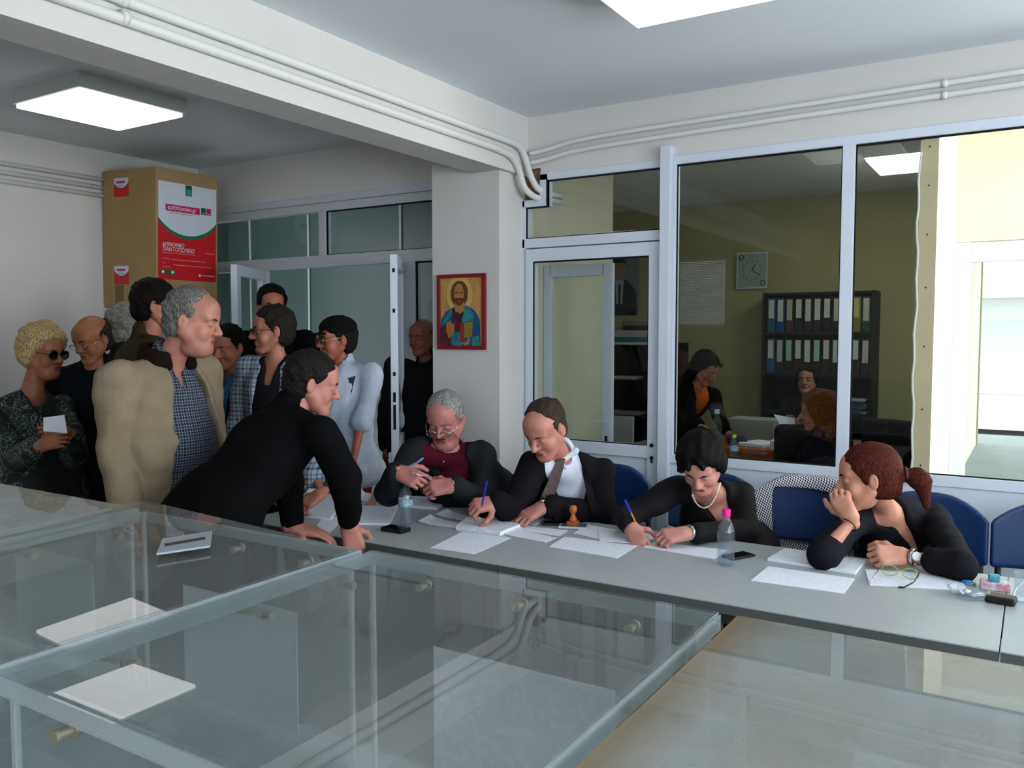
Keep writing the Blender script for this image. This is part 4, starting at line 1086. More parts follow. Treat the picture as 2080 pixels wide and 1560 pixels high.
# lighter, cigarette packet, ashtray, charger
c = onz(1962, 1184, T+.001); lt = empty('lighter', c, 'translucent blue lighter lying at the end of the sheet', 'lighter', rz=-.9)
g = MB(); g.box(-.04, .028, -.011, .011, 0, .012); g.build('lighter_body', mat('blue_translucent', '#2f9be6', .15, .6), lt, bevel=.004)
g = MB(); g.box(.028, .040, -.009, .009, 0, .011); g.build('lighter_head', 'chrome', lt, bevel=.002)
c = onz(2021, 1196, T+.001); pk = empty('cigarette_packet', c, 'open white packet with a turquoise scrap on top, right end of the table', 'packet', rz=.1)
g = MB(); g.box(-.043, .043, -.028, .028, 0, .024); g.build('packet_body', mat('packet_card', '#d9d3dc', .6, .3, color2='#b77684', nscale=45), pk, bevel=.002)
g = MB(); g.box(-.02, .014, -.012, .022, .024, .046); g.build('turquoise_scrap', mat('turquoise_scrap', '#4fa7b5', .5, color2='#3d6f8c', nscale=60), pk, bevel=.005)
c = onz(1967, 1213, T+.001); at = empty('ashtray', c, 'clear glass ashtray with stubs beside the brown wallet', 'ashtray')
g = MB(); g.lathe([(0, .002), (.045, .001), (.055, .006), (.062, .028), (.056, .030), (.047, .010), (0, .008)], n=28); g.build('bowl', 'pet', at, smooth=True)
g = MB()
for i in range(5): a = i*1.3; g.tube([(.02*math.cos(a), .02*math.sin(a), .013), (.02*math.cos(a)+.02*math.cos(a*2.2), .02*math.sin(a)+.02*math.sin(a*2.2), .017)], .0038, 7)
g.build('stubs', 'paper', at, smooth=True)
c = onz(2033, 1224, T+.001); wl = empty('charger', c, 'black charger box with a tan top and a grey cable, right end of the table', 'charger', rz=-.12)
g = MB(); g.box(-.042, .042, -.028, .028, 0, .022); g.build('charger_body', 'black', wl, bevel=.006)
g = MB(); g.box(-.036, .036, -.022, .022, .022, .0235); g.build('charger_top', mat('tan_leather', '#6a5340', .6, color2='#54402f', nscale=30), wl, bevel=.001)
g = MB(); g.tube(smoothpath([(.03, .02, .02), (.036, .035, .045), (.055, .07, .06), (.10, .10, .05), (.18, .14, .004), (.3, .16, .004)], 5), .0032, 8); g.build('cable', 'aludark', wl, smooth=True)
c = onz(2082, 1222, T+.001); gl = empty('drinking_glass', c, 'clear drinking glass cut by the right picture edge', 'glass')
g = MB(); g.lathe([(0, .001), (.026, .001), (.032, .09), (.0305, .09), (.025, .006), (0, .006)], n=24); g.build('tumbler', 'pet', gl, smooth=True, autosmooth=True)

# ================================================================ CARDBOARD BOX WITH THE POSTER, ICON
cbm = Matrix.Translation((-5.075, 3.585, 0))
cb = empty('cardboard_box', (-5.375, 3.82, 1.76), 'large brown cardboard box with a red and white poster, high in the corner', 'box')
cb.rotation_euler = (0, math.radians(2.2), 0)
cl = V(-5.375, 3.82, 1.76)
def CB(mb, name, m, par=cb, **k): return mb.build(name, m, par, **k)
hx, hy = .30, .25
CB(MB().box(-hx, hx, -hy, hy, 0, .955), 'carton', 'cardboard', bevel=.004)
CB(MB().box(-.16, -.06, -hy-.0015, -hy, .0, .16), 'tape_strip', 'tape')
def arcposter(par, W, H, mtx, names, big=True):
    """flat printed poster in local x (width) and z (height), front facing -y"""
    g = MB(); g.box(-W/2, W/2, -.0015, 0, 0, H, mtx=mtx); base = g.build(names[0], mat('poster_red', '#c2101e', .45, .4), par)
    def disc(cx, cz, r, ylay, zmin, zmax, m, nm):
        pts = []; n = 40
        for i in range(n+1):
            x = -W/2+W*i/n; z = cz-math.sqrt(max(0, r*r-(x-cx)**2)); pts.append((x, max(z, zmin)))
        vs = [mtx @ V(x, ylay, z) for x, z in pts]+[mtx @ V(x, ylay, zmax) for x, z in reversed(pts)]
        back = [v+(mtx.to_3x3() @ V(0, .0006, 0)) for v in vs]
        N_ = len(vs); MB().add([tuple(v) for v in vs+back], [tuple(range(N_)), tuple(reversed(range(N_, 2*N_)))]+[(i, N_+i, N_+(i+1) % N_, (i+1) % N_) for i in range(N_)]).build(nm, m, base)
    r = W*.66
    disc(0, H*.43+r-H*.03*0, r, -.0022, 0, H, mat('poster_green', '#0e6b45', .45, .4), 'green_arc')
    disc(0, H*.43+r+H*.038, r, -.0029, 0, H, mat('poster_white', '#c9d3dc', .45, .4), 'white_field')
    return base
def text(body, size, m, par, mtx, x, z, y=-.004, align='LEFT', shear=0, name='lettering', sx=1.0):
    c = bpy.data.curves.new(name, 'FONT'); c.body = body; c.size = size; c.align_x = align; c.extrude = .0004; c.shear = shear
    o = bpy.data.objects.new(name, c); COL.objects.link(o); o.parent = par
    o.matrix_local = mtx @ Matrix.Translation((x, y, z)) @ Matrix.Rotation(math.pi/2, 4, 'X') @ Matrix.Diagonal((sx, 1, 1, 1))
    c.materials.append(m if not isinstance(m, str) else M[m])
    bpy.context.view_layer.update()
    me = bpy.data.meshes.new_from_object(o.evaluated_get(bpy.context.evaluated_depsgraph_get()))
    o2 = bpy.data.objects.new(name, me); COL.objects.link(o2); o2.parent = par; o2.matrix_local = o.matrix_local.copy()
    bpy.data.objects.remove(o); return o2
mp = Matrix.Translation((hx, .0, .205)) @ Matrix.Rotation(math.pi/2, 4, 'Z')
PW, PH = .47, .66
ps = arcposter(cb, PW, PH, mp, ('poster',))
mag = mat('poster_magenta', '#c3185c', .45, .4); grn = mat('poster_dark_green', '#0d5a44', .45, .4); wh = mat('poster_ink_white', '#d8dbe2', .5, .3); gy = mat('poster_ink_grey', '#7b8794', .5)
I4 = Matrix.Identity(4)
g = MB(); g.box(-.18, .095, -.0036, -.003, PH*.705, PH*.775, mtx=mp); g.build('magenta_band', mag, ps)
text('κρήτηsmiles.gr', .040, wh, ps, mp, -.165, PH*.724, y=-.0045, sx=.92)
g = MB(); g.box(.105, .145, -.0036, -.003, PH*.712, PH*.785, mtx=mp); g.box(-.022, .030, -.0036, -.003, PH*.885, PH*.995, mtx=mp); g.build('green_square', grn, ps)
g = MB(); g.box(.150, .190, -.0036, -.003, PH*.712, PH*.785, mtx=mp); g.build('magenta_square', mag, ps)
g = MB(); g.box(-.016, .024, -.0045, -.004, PH*.89, PH*.955, mtx=mp); g.build('emblem_field', mat('emblem', '#3f8e84', .5), ps)
g = MB()
for cx in (.125, .170):
    g.tube([mp @ V(cx+.012*math.cos(a), -.0042, PH*.737+.010*math.sin(a)) for a in [math.pi*(1+i/8) for i in range(9)]], .0016, 5)
g.build('smile_mark', wh, ps)
text('______________', .018, gy, ps, mp, -.15, PH*.69, y=-.0045) if False else None
g = MB(); g.box(-.155, .04, -.0040, -.0032, PH*.685, PH*.691, mtx=mp); g.build('small_print', gy, ps)
text('ΚΟΙΝΩΝΙΚΟ', .034, wh, ps, mp, -.205, PH*.345, shear=.15, sx=.9); text('ΠΑΝΤΟΠΩΛΕΙΟ', .040, wh, ps, mp, -.205, PH*.292, shear=.15, sx=.86)
g = MB()
for x0, x1, z in ((-.205, .06, .272), (-.205, -.145, .214), (-.13, .15, .206), (-.205, -.18, .165), (-.12, .20, .152), (-.205, -.14, .128), (.14, .22, .30)): g.box(x0, x1, -.0040, -.0032, PH*z, PH*z+.004, mtx=mp)
g.build('small_print', mat('poster_ink_pink', '#d9808c', .5), ps)
g = MB(); g.box(-.215, -.105, -.0036, -.003, PH*.05, PH*.105, mtx=mp); g.build('green_badge', mat('badge_green', '#355a2c', .5), ps)
g = MB()
for cx in (-.20, -.125): g.lathe([(0, 0), (.010, 0), (.010, .0008), (0, .0008)], n=14, mtx=mp @ Matrix.Translation((cx, -.0038, PH*.078)) @ Matrix.Rotation(math.pi/2, 4, 'X'))
g.box(.09, .105, -.0036, -.003, PH*.05, PH*.075, mtx=mp); g.box(.11, .22, -.0036, -.003, PH*.06, PH*.066, mtx=mp); g.build('badge_mark', wh, ps)
for z in (.77, .165):
    m4 = Matrix.Translation((-.085, -hy, z))
    lb = arcposter(cb, .165, .128, m4, ('sticker',))
    g = MB(); g.box(-.052, .045, -.0040, -.003, .092, .107, mtx=m4); g.build('red_band', mag, lb); g = MB(); g.box(-.045, .03, -.004, -.003, .072, .077, mtx=m4); g.build('small_print', gy, lb)

# icon picture on the pillar: generic painted figure of a robed man with a book
ic = empty('icon_picture', (-2.945, 4.148, 1.487), 'gold icon of a robed man in a red frame on the pillar', 'picture')
W, H = .352, .452
g = MB(); fw_ = .022
g.box(-W/2, W/2, -.022, 0, 0, fw_); g.box(-W/2, W/2, -.022, 0, H-fw_, H); g.box(-W/2, -W/2+fw_, -.022, 0, fw_, H-fw_); g.box(W/2-fw_, W/2, -.022, 0, fw_, H-fw_); g.build('frame', mat('red_frame', '#7c1420', .5, .3), ic, bevel=.002)
g = MB(); g.box(-W/2+fw_, W/2-fw_, -.012, 0, fw_, H-fw_); g.build('gold_ground', mat('gold_ground', '#c39a55', .45, .4, color2='#a98145', nscale=14), ic)
def flat(pts, m, y, nm):
    N_ = len(pts); v = [(x, y, z) for x, z in pts]+[(x, y+.0006, z) for x, z in pts]
    MB().add(v, [tuple(range(N_)), tuple(reversed(range(N_, 2*N_)))]+[(i, N_+i, N_+(i+1) % N_, (i+1) % N_) for i in range(N_)]).build(nm, m, ic)
def oval(cx, cz, rx, rz, n=28): return [(cx+rx*math.cos(2*math.pi*i/n), cz+rz*math.sin(2*math.pi*i/n)) for i in range(n)]
def icp(l): return [(-W/2+(x-175)/810*W, H-(y-120)/1280*H) for x, y in l]        # proportions of the painted shapes
ibl = mat('icon_blue', '#12557a', .5, color2='#1b3f77', nscale=28); itl = mat('icon_teal', '#2b8a86', .5, color2='#1d5d74', nscale=40); ibr = mat('icon_hair', '#5a3a1c', .6); isk = mat('icon_skin', '#a5743f', .55); ird = mat('icon_red', '#5b2236', .6, color2='#3a1826', nscale=30)
flat(oval(*icp([(555, 470)])[0], .098, .125), mat('icon_halo_line', '#a07c3e', .5), -.0126, 'halo_ring'); flat(oval(*icp([(555, 470)])[0], .095, .121), mat('icon_halo', '#c9a15c', .45), -.0134, 'halo')
flat(icp([(230, 1010), (250, 880), (320, 760), (440, 680), (540, 650), (660, 650), (790, 720), (850, 800), (895, 920), (905, 1340), (225, 1340)]), ibl, -.0142, 'robe')
flat(icp([(440, 700), (640, 700), (620, 800), (580, 950), (570, 1100), (480, 1100), (450, 950), (430, 800)]), ird, -.0150, 'tunic')
flat(icp([(225, 1050), (330, 960), (420, 1060), (420, 1340), (225, 1340)]), ird, -.0150, 'tunic')
flat(icp([(420, 1110), (570, 1110), (600, 1200), (590, 1335), (420, 1335)]), itl, -.0150, 'robe_fold')
flat(icp([(640, 650), (720, 700), (790, 790), (800, 920), (600, 930), (590, 820), (640, 720)]), itl, -.0150, 'robe_fold')
flat(icp([(400, 720), (460, 670), (450, 760), (390, 860), (250, 1010), (300, 860)]), itl, -.0150, 'robe_fold')
flat(icp([(760, 1200), (880, 1160), (890, 1330), (770, 1330)]), itl, -.0150, 'robe_fold')
flat(oval(*icp([(557, 430)])[0], .062, .070), ibr, -.0158, 'hair'); flat(icp([(415, 420), (420, 560), (470, 640), (640, 640), (690, 560), (700, 420)]), ibr, -.0159, 'hair')
flat(icp([(475, 600), (640, 600), (640, 740), (570, 790), (480, 740)]), isk, -.0162, 'neck')
flat(oval(*icp([(550, 450)])[0], .036, .060), isk, -.0166, 'face'); flat(icp([(460, 540), (500, 520), (610, 520), (640, 540), (610, 630), (550, 655), (490, 620)]), mat('icon_beard', '#5f3016', .6), -.0170, 'beard')
for q in (505, 590): flat(icp([(q-28, 425), (q+28, 415), (q+28, 440), (q-28, 448)]), ibr, -.0174, 'eye')
flat(icp([(535, 570), (570, 570), (565, 590), (540, 590)]), mat('icon_mouth', '#a0563c', .6), -.0175, 'mouth')
flat(icp([(330, 950), (400, 900), (430, 960), (470, 970), (470, 1100), (380, 1220), (330, 1100)]), mat('icon_hand', '#a0682e', .6), -.0166, 'hand')
flat(icp([(570, 950), (640, 950), (640, 1270), (570, 1270)]), mat('book_edge', '#8c2a18', .6), -.0166, 'book_edge'); flat(icp([(640, 940), (790, 930), (770, 1170), (700, 1200), (640, 1200)]), mat('book_cover', '#8c7a34', .5, color2='#6d6a28', nscale=60), -.0170, 'book_cover')
flat(icp([(590, 1290), (680, 1270), (700, 1200), (740, 1210), (720, 1310), (650, 1325)]), isk, -.0175, 'hand')

# ================================================================ PEOPLE
def hand(d, n, curl=.35, thumb=.5, **k): return dict(d=Vector(d), n=Vector(n), curl=curl, thumb=thumb, **k)
MR = RT; MF = Vector((-_sy, _cy, 0))          # right and away as the photographer saw them
def D(r, a, u=0.0): return MR*r+MF*a+V(0, 0, u)
def deg(v): return math.degrees(math.atan2(v.y, v.x))
def movej(J, **k):
    J.update(k); return J

# man in the beige jacket
hd = A(392, 652, 3.42)
fc = deg(D(.9, -.42))
J = stand(hd.x-.05, hd.y+.0, 1.77, fc, lean=.02, b=1.12)
J['head'] = hd; J['neck'] = A(340, 730, 3.45); J['sc'] = V(J['neck'].x-.02, J['neck'].y, J['neck'].z-.065)
J['pel'] = V(J['sc'].x+.01, J['sc'].y, .92)
J['shR'] = J['sc']-V(*J['F'].cross(V(0, 0, 1)))*(-.20); J['shL'] = J['sc']+V(*J['F'].cross(V(0, 0, 1)))*(-.20)
J['shR'] = J['sc']+J['R']*.205-J['F']*.02; J['shL'] = J['sc']-J['R']*.205+J['F']*.0
J['elR'] = A(232, 905, 3.28); J['wrR'] = A(262, 1055, 3.22); J['elL'] = J['shL']-V(0, 0, .30)-J['R']*.02; J['wrL'] = J['elL']-V(0, 0, .24)
def ex5(P, org, E_):
    J = E_['J']; s = SDF()
    n = J['neck']
    for i in range(13):
        a = -2.4+i*.4
        p = n+J['R']*.094*math.sin(a)*-1-J['F']*.088*math.cos(a)+V(0, 0, -.005+.022*math.cos(a))
        s.cap(p, p+V(0, 0, .040), .024, .015, k=.03)
    v, f = s.mesh(.007); MB().add(v, f).build('jacket_collar', mat('brown_corduroy', '#1d1512', .95, .05, bump=.3, bscale=150), P, smooth=True, origin=org)
M['plaid5'] = plaid('grey_blue_check', '#20262f', '#6b7382', '#8d95a3', .024, ua=.25, ub=1.0)
person('elderly grey haired man in a beige jacket and checked shirt, standing in profile', J, D(.98, .02, -.20), skinc='#b47a6a', hair='reced', hairc='#77736f', brow='#3a3532', hs=1.07, fat=.008, belly=.075,
       tops=(dict(name='shirt', mat='plaid5', belly=.052, inf=.004, sleeves=None, collar=True, neckcut=.05, vee=(.12, .03, .006), hem=.15),
             dict(name='jacket', mat='#897b66', belly=.06, inf=.036, slack=.016, hem=.20, hemr=.02, open=(1, .125), openoff=-.045, neckcut=.075, fold=[(.007, 17, 21), (.013, 34, 7, 1), (.003, 60, 5)], sleeves=1.0)),
       bottom=('pants', '#1d1b1a'), extras=ex5, nose=1.0, res=.012, hres=.0036)

# leaning man in the black pullover
hd = A(634, 780, 3.36); F_ = D(.95, .22).normalized(); R_ = F_.cross(V(0, 0, 1))
J = stand(0, 0, 1.76, deg(F_), b=1.08)
J['head'] = hd; J['neck'] = A(592, 832, 3.33); J['sc'] = A(578, 876, 3.30); J['pel'] = A(440, 1085, 3.12); J['pel'].z = .93
J['R'] = R_; J['F'] = F_
J['shR'] = A(650, 880, 3.16); J['shL'] = A(560, 850, 3.46)
J['elR'] = A(702, 975, 3.20); J['wrR'] = onz(708, 1062, T+.075); J['elL'] = A(585, 975, 3.50); J['wrL'] = onz(592, 1072, T+.055)
for q, sg in (('R', 1), ('L', -1)):
    b0 = V(J['pel'].x, J['pel'].y, 0); J['hip'+q] = b0+R_*sg*.09+V(0, 0, .89); J['kn'+q] = b0+R_*sg*.10+F_*.03+V(0, 0, .48); J['an'+q] = b0+R_*sg*.10-F_*(.06 if q == 'R' else -.10)+V(0, 0, .08)
person('man in a black pullover leaning over the table on his fist', J, D(.93, .32, -.25), skinc='#b4766a', hair='short', hairc='#221d1c', ht=.012, brow='#241d1a', hs=1.02, closed=False, hres=.0036,
       tops=(dict(name='pullover', mat='#08080a', inf=.022, slack=.012, hem=.06, collar=True, neckcut=.055, fold=[(.006, 22, 11), (.004, 46, 5)], sleeves=.88),),
       bottom=('pants', '#0c0c10'), hands=dict(R=hand(D(.25, -.1, -1), D(.2, -1, .1), curl=[1.25, 1.25, 1.25, 1.25], thumb=.9, s=1.1), L=hand(D(1, .1, -.22), D(0, -.1, 1), curl=.22, thumb=.3, s=1.08)), nose=1.1)

# queue: blonde woman with sunglasses
def floral(name='dark_floral'):
    m, N, L = newmat(name); b = N['Principled BSDF']; b.inputs['Roughness'].default_value = .8
    tc = N.new('ShaderNodeTexCoord'); v = N.new('ShaderNodeTexVoronoi'); v.feature = 'DISTANCE_TO_EDGE'; v.inputs['Scale'].default_value = 26
    n = N.new('ShaderNodeTexNoise'); n.inputs['Scale'].default_value = 12; L.new(tc.outputs['Object'], n.inputs['Vector'])
    ad = N.new('ShaderNodeMixRGB'); ad.blend_type = 'LINEAR_LIGHT'; ad.inputs[0].default_value = .12; L.new(tc.outputs['Object'], ad.inputs[1]); L.new(n.outputs[1], ad.inputs[2]); L.new(ad.outputs[0], v.inputs['Vector'])
    r = N.new('ShaderNodeValToRGB'); r.color_ramp.elements[0].color = (*hexc('#8fa39a'), 1); r.color_ramp.elements[0].position = .0; r.color_ramp.elements[1].color = (*hexc('#0c1512'), 1); r.color_ramp.elements[1].position = .06
    e = r.color_ramp.elements.new(.035); e.color = (*hexc('#23473c'), 1)
    k = N.new('ShaderNodeTexNoise'); k.inputs['Scale'].default_value = 5; L.new(tc.outputs['Object'], k.inputs['Vector'])
    mx = N.new('ShaderNodeMix'); mx.data_type = 'RGBA'; L.new(mth(N, L, 'GREATER_THAN', k.outputs[0], .48), mx.inputs[0]); mx.inputs[6].default_value = (*hexc('#0a100f'), 1)
    L.new(v.outputs[0], r.inputs[0]); L.new(r.outputs[0], mx.inputs[7]); L.new(mx.outputs[2], b.inputs['Base Color']); return m
M['floral'] = floral(); M['darkglass'] = mat('dark_lens', '#0a0808', .1, .6)
hd = A(88, 716, 4.15); F_ = D(.85, -.5).normalized()
J = stand(hd.x-F_.x*.05, hd.y-F_.y*.05, 1.60, deg(F_), b=1.08); J['head'] = hd; J['neck'] = A(66, 790, 4.15); J['sc'] = A(50, 835, 4.18)
J['shR'] = J['sc']+J['R']*.19; J['shL'] = J['sc']-J['R']*.19; J['elR'] = A(35, 930, 3.98); J['wrR'] = A(82, 905, 3.78); J['elL'] = A(150, 930, 4.15); J['wrL'] = A(140, 880, 3.86)
def ex1(P, org, E_): glasses(E_, P, org, lens='darkglass', rim='black', hw=.028, hh=.021, name='sunglasses')
person('blonde woman in dark sunglasses and a dark floral dress, leftmost in the queue', J, D(.97, -.28, -.14), skinc='#9a6248', hair='full', hairc='#bfa674', ht=.028, htop=.006, hnoise=[(.006, 55, 3), (.003, 130, 5)], hs=1.0,
       tops=(dict(name='blouse', mat='floral', inf=.026, slack=.02, hem=.25, neckcut=.07, vee=(.13, .055, .02), sleeves=.85, fold=[(.008, 18, 3), (.003, 50, 5)]),), bottom=('skirt', 'floral'), extras=ex1, fat=.004,
       hands=dict(R=hand(D(.9, -.1, .25), D(-.2, -1, .3), curl=.75, thumb=.7), L=hand(D(-.8, -.5, .2), D(.5, -.9, .3), curl=.75, thumb=.7)))
q = [A(88, 848, 3.72), A(130, 843, 3.72), A(136, 880, 3.74), A(88, 876, 3.74)]
g = MB(); off = V(0, .002, 0); g.add([tuple(p) for p in q]+[tuple(p+off) for p in q], [(0, 1, 2, 3), (7, 6, 5, 4), (0, 4, 5, 1), (1, 5, 6, 2), (2, 6, 7, 3), (3, 7, 4, 0)])
tag(g.build('folded_paper', 'paper'), 'pale folded paper held by the blonde woman', 'paper')

def queue_person(label, px, py, d, h, F_, look, **k):
    hd = A(px, py, d); F_ = F_.normalized()
    J = stand(hd.x-F_.x*.05, hd.y-F_.y*.05, (hd.z)/.935 if h is None else h, deg(F_), b=k.pop('b', 1.0)); dz = hd.z-J['head'].z
    for key in ('head', 'neck', 'sc', 'shR', 'shL', 'elR', 'elL', 'wrR', 'wrL'): J[key] = J[key]+V(0, 0, dz)
    J['head'] = hd
    for key, val in k.pop('jo', {}).items(): J[key] = val
    return person(label, J, look, **k)
def ex2(P, org, E_): glasses(E_, P, org, rim='chrome', z=-.006, y=.004, hw=.022, hh=.014)
queue_person('bald man with small spectacles looking down, behind the blonde woman', 187, 690, 4.45, None, D(.2, -1), D(-.35, -.9, -.35), skinc='#a86a4c', hair='bald', hairc='#3a332e', b=1.08, extras=ex2,
             tops=(dict(name='pullover', mat='#10141c', inf=.024, hem=.05, collar=True),), bottom=('pants', '#0e0e12'), brow='#2c2420')
queue_person('person with curly grey hair almost hidden behind the dark haired man', 262, 668, 4.75, None, D(.5, .9), D(.4, .9, 0), skinc='#a4705a', hair='full', hairc='#8b8780', ht=.028, hnoise=[(.006, 80, 3), (.004, 160, 5)],
             tops=(dict(name='cardigan', mat='#2a2620', inf=.024, hem=.05, collar=True),), bottom=('pants', '#151515'))
def ex4(P, org, E_): glasses(E_, P, org, rim='black', hw=.026, hh=.017, r=.003)
queue_person('tall dark haired man in glasses and an olive jacket behind the beige jacket man', 318, 622, 4.02, None, D(.85, .5), D(.9, .35, -.05), skinc='#a8694f', hair='short', hairc='#17120f', ht=.014, b=1.1, extras=ex4,
             tops=(dict(name='jacket', mat='#3a3020', inf=.036, slack=.014, hem=.14, collar=True, fold=[(.009, 17, 3), (.004, 40, 4)]),), bottom=('pants', '#131318'), jo=dict())
queue_person('smiling dark haired man in a blue shirt and dark jacket, behind the checked shirt man', 462, 706, 4.75, None, D(-.2, -1), D(-.30, -.9, -.20), skinc='#b0705a', hair='short', hairc='#15110f', ht=.013,
             tops=(dict(name='shirt', mat='#3f7da8', inf=.014, collar=True, sleeves=None, vee=(.09, .02, .008)), dict(name='jacket', mat='#0f1014', inf=.03, slack=.01, hem=.1, vee=(.30, .075, .02), neckcut=.075, lapel=True)), bottom=('pants', '#101014'))
M['plaid7'] = plaid('blue_white_check', '#9aa6b4', '#27314a', '#20283a', .045, ua=.85, ub=.53)
def ex7(P, org, E_): glasses(E_, P, org, rim='black', hw=.024, hh=.016, r=.0022)
queue_person('man in glasses and an open checked shirt, looking to the left', 553, 672, 4.35, None, D(-.25, -1), D(-.93, -.42, -.05), jo=dict(elL=A(612, 925, 4.12), wrL=A(655, 1000, 3.86)), hands=dict(L=hand(D(-.7, -.45, -.5), D(-.3, -.7, .6), curl=[.5, .6, .7, .7])), closed=False, skinc='#a86d58', hair='short', hairc='#26221f', ht=.016, extras=ex7, nose=1.15,
             tops=(dict(name='undershirt', mat='#17181c', inf=.012, sleeves=None, neckcut=.06, vee=(.14, .045, .02)), dict(name='shirt', mat='plaid7', inf=.024, slack=.012, sleeves=.6, hem=.1, open=(1, .085), neckcut=.085)), bottom=('pants', '#15161c'))
queue_person('dark haired man in black, half hidden behind the checked shirt man', 553, 622, 5.1, None, D(-.3, -1), D(.35, -.9, -.1), skinc='#9c5c44', hair='short', hairc='#120e0d', ht=.016,
             tops=(dict(name='jacket', mat='#0a0a0c', inf=.034, slack=.012, hem=.1, collar=True),), bottom=('pants', '#0c0c10'))
def ex9(P, org, E_):
    glasses(E_, P, org, lens='darkglass', rim='chrome', hw=.027, hh=.019, name='sunglasses')
    s = SDF(); s.ell((0, -.012, .062), (.088, .106, .072), k=.01); s.fun(lambda P_: P_[2]-.030-.10*P_[1]+0*P_[0], (-.2, -.2, -.1), (.2, .2, .06), k=.006)
    s.ell((0, .115, .036), (.068, .062, .0075), k=.012)
    v, f = s.mesh(.005); MB().add(xf(v, E_['hc'], E_['r'], E_['f'], E_['u'], E_['sc']), f).build('cap', mat('black_cap', '#0c0b0d', .9, .1), P, smooth=True, origin=org)
    J_ = E_['J']; g = MB()
    tri = [snap(P, ('jacket',), x, y, .003, 4.4) for x, y in ((707, 768), (722, 763), (714, 800))]
    g.add([tuple(p) for p in tri]+[tuple(p+MF*.012) for p in tri], [(0, 1, 2), (5, 4, 3), (0, 3, 4, 1), (1, 4, 5, 2), (2, 5, 3, 0)])
    g.build('navy_patch', mat('navy_patch', '#151a30', .8), P, origin=org)
hd = A(684, 690, 4.6)
queue_person('man in a black cap, sunglasses and a white jacket with red trousers', 684, 690, 4.6, None, D(-.35, -.95), D(-.86, -.52, -.05), skinc='#9b5744', hair='short', hairc='#1a1514', b=1.1, extras=ex9,
             tops=(dict(name='jacket', mat='#a9b3c4', inf=.030, slack=.013, hem=.03, collar=True, sleeves=.18, fold=[(.009, 22, 3), (.008, 40, 4, 1), (.004, 70, 6)]),), bottom=('pants', '#6b1219'),
             jo=dict(elL=A(737, 838, 4.55), wrL=A(716, 945, 4.45)))
queue_person('grey man in a long dark coat standing in the corridor behind the glass', 858, 686, 5.62, None, D(-.15, -1), D(-.5, -.85, -.1), skinc='#8f5344', hair='bald', hairc='#4c4843', b=1.15,
             tops=(dict(name='coat', mat='#17171c', inf=.034, slack=.02, hem=.35, collar=True, neckcut=.055),), bottom=('pants', '#0c0c10'),
             jo=dict())

# ---------------------------------------------------------------- seated people
M['suit'] = mat('black_suiting', '#120e13', .85, .12, noise=.15, nscale=20, bump=.1, bscale=240)
M['blazer'] = mat('dark_grey_blazer', '#1d2024', .85, .12, noise=.15, nscale=20, bump=.1, bscale=240)
# man in the burgundy shirt
hd = A(905, 852, 3.98); J = sit(0, 0, 0, 1.74, b=1.12)
F_ = D(-.25, -.97).normalized(); R_ = F_.cross(V(0, 0, 1)); J['F'], J['R'] = F_, R_
J['head'] = hd; J['neck'] = A(908, 912, 4.03); J['sc'] = A(910, 948, 4.07); J['pel'] = V(J['sc'].x+.02, 3.80, .56)
J['shR'] = A(843, 922, 3.98); J['shL'] = A(980, 924, 4.08); J['elR'] = A(792, 1000, 3.80); J['wrR'] = A(806, 958, 3.66); J['elL'] = A(985, 1022, 3.90); J['wrL'] = A(925, 985, 3.68)
def legs_sit(J):
    for q, sg in (('R', 1), ('L', -1)):
        b0 = J['pel']; J['hip'+q] = b0+V(-sg*.09, 0, -.03); J['kn'+q] = V(b0.x-sg*.12, b0.y-.40, .52); J['an'+q] = V(b0.x-sg*.12, b0.y-.36, .085)
    J['F'] = J['F']
    return J
legs_sit(J)
def exS1(P, org, E_):
    glasses(E_, P, org, rim='chrome', z=-.014, y=.010, hw=.022, hh=.013)
    g = MB()
    for q in (-1, 1): g.tube(smoothpath([hp(E_, q*.060, .09, -.01), hp(E_, q*.072, .06, -.07), hp(E_, q*.07, .02, -.115), hp(E_, q*.05, -.05, -.12)], 4), .0014, 5)
    g.build('spectacle_cord', 'black', P, smooth=True, origin=org)
    Fv = (D(-.25, -.97)).normalized()
    g = MB()
    for px, py in ((903, 917), (901, 938)): g.sphere(snap(P, ('shirt', 'body'), px, py, .002), .0055, 8)
    g.build('button', 'chrome', P, smooth=True, origin=org)
    g = MB(); w_ = E_['J']['wrL']; e = (E_['J']['elL']-w_).normalized(); m = Matrix.Translation(w_+e*.02) @ e.to_track_quat('Z', 'Y').to_matrix().to_4x4()
    g.lathe([(.030, -.007), (.033, -.007), (.033, .007), (.030, .007), (.030, -.007)], n=24, mtx=m); g.build('bracelet_watch', 'chrome', P, smooth=True, origin=org)
person('seated grey haired man in a burgundy shirt and dark blazer, spectacles low on his nose', J, D(-.24, -.88, -.38), skinc='#b0706a', hair='short', hairc='#8a8684', ht=.007, brow='#6a6260', fat=.005, tache='#3c3230', extras=exS1, hs=1.06, hres=.0036,
       tops=(dict(name='shirt', mat='#4a0e20', inf=.018, sleeves=None, collar=True, hem=.0, neckcut=.045), dict(name='blazer', mat='blazer', inf=.032, slack=.012, hem=.0, vee=(.36, .085, .035), neckcut=.085, lapel=True, sleeves=.93)), bottom=('pants', '#15151a'),
       hands=dict(R=hand(D(.8, -.35, -.25), D(-.3, -.8, .5), curl=[.5, .9, 1.0, 1.0], thumb=.8, s=1.05), L=hand(D(-.9, -.2, -.1), D(.1, -.75, .65), curl=[.7, .8, .9, .9], thumb=.8, s=1.05)), belly=.05)
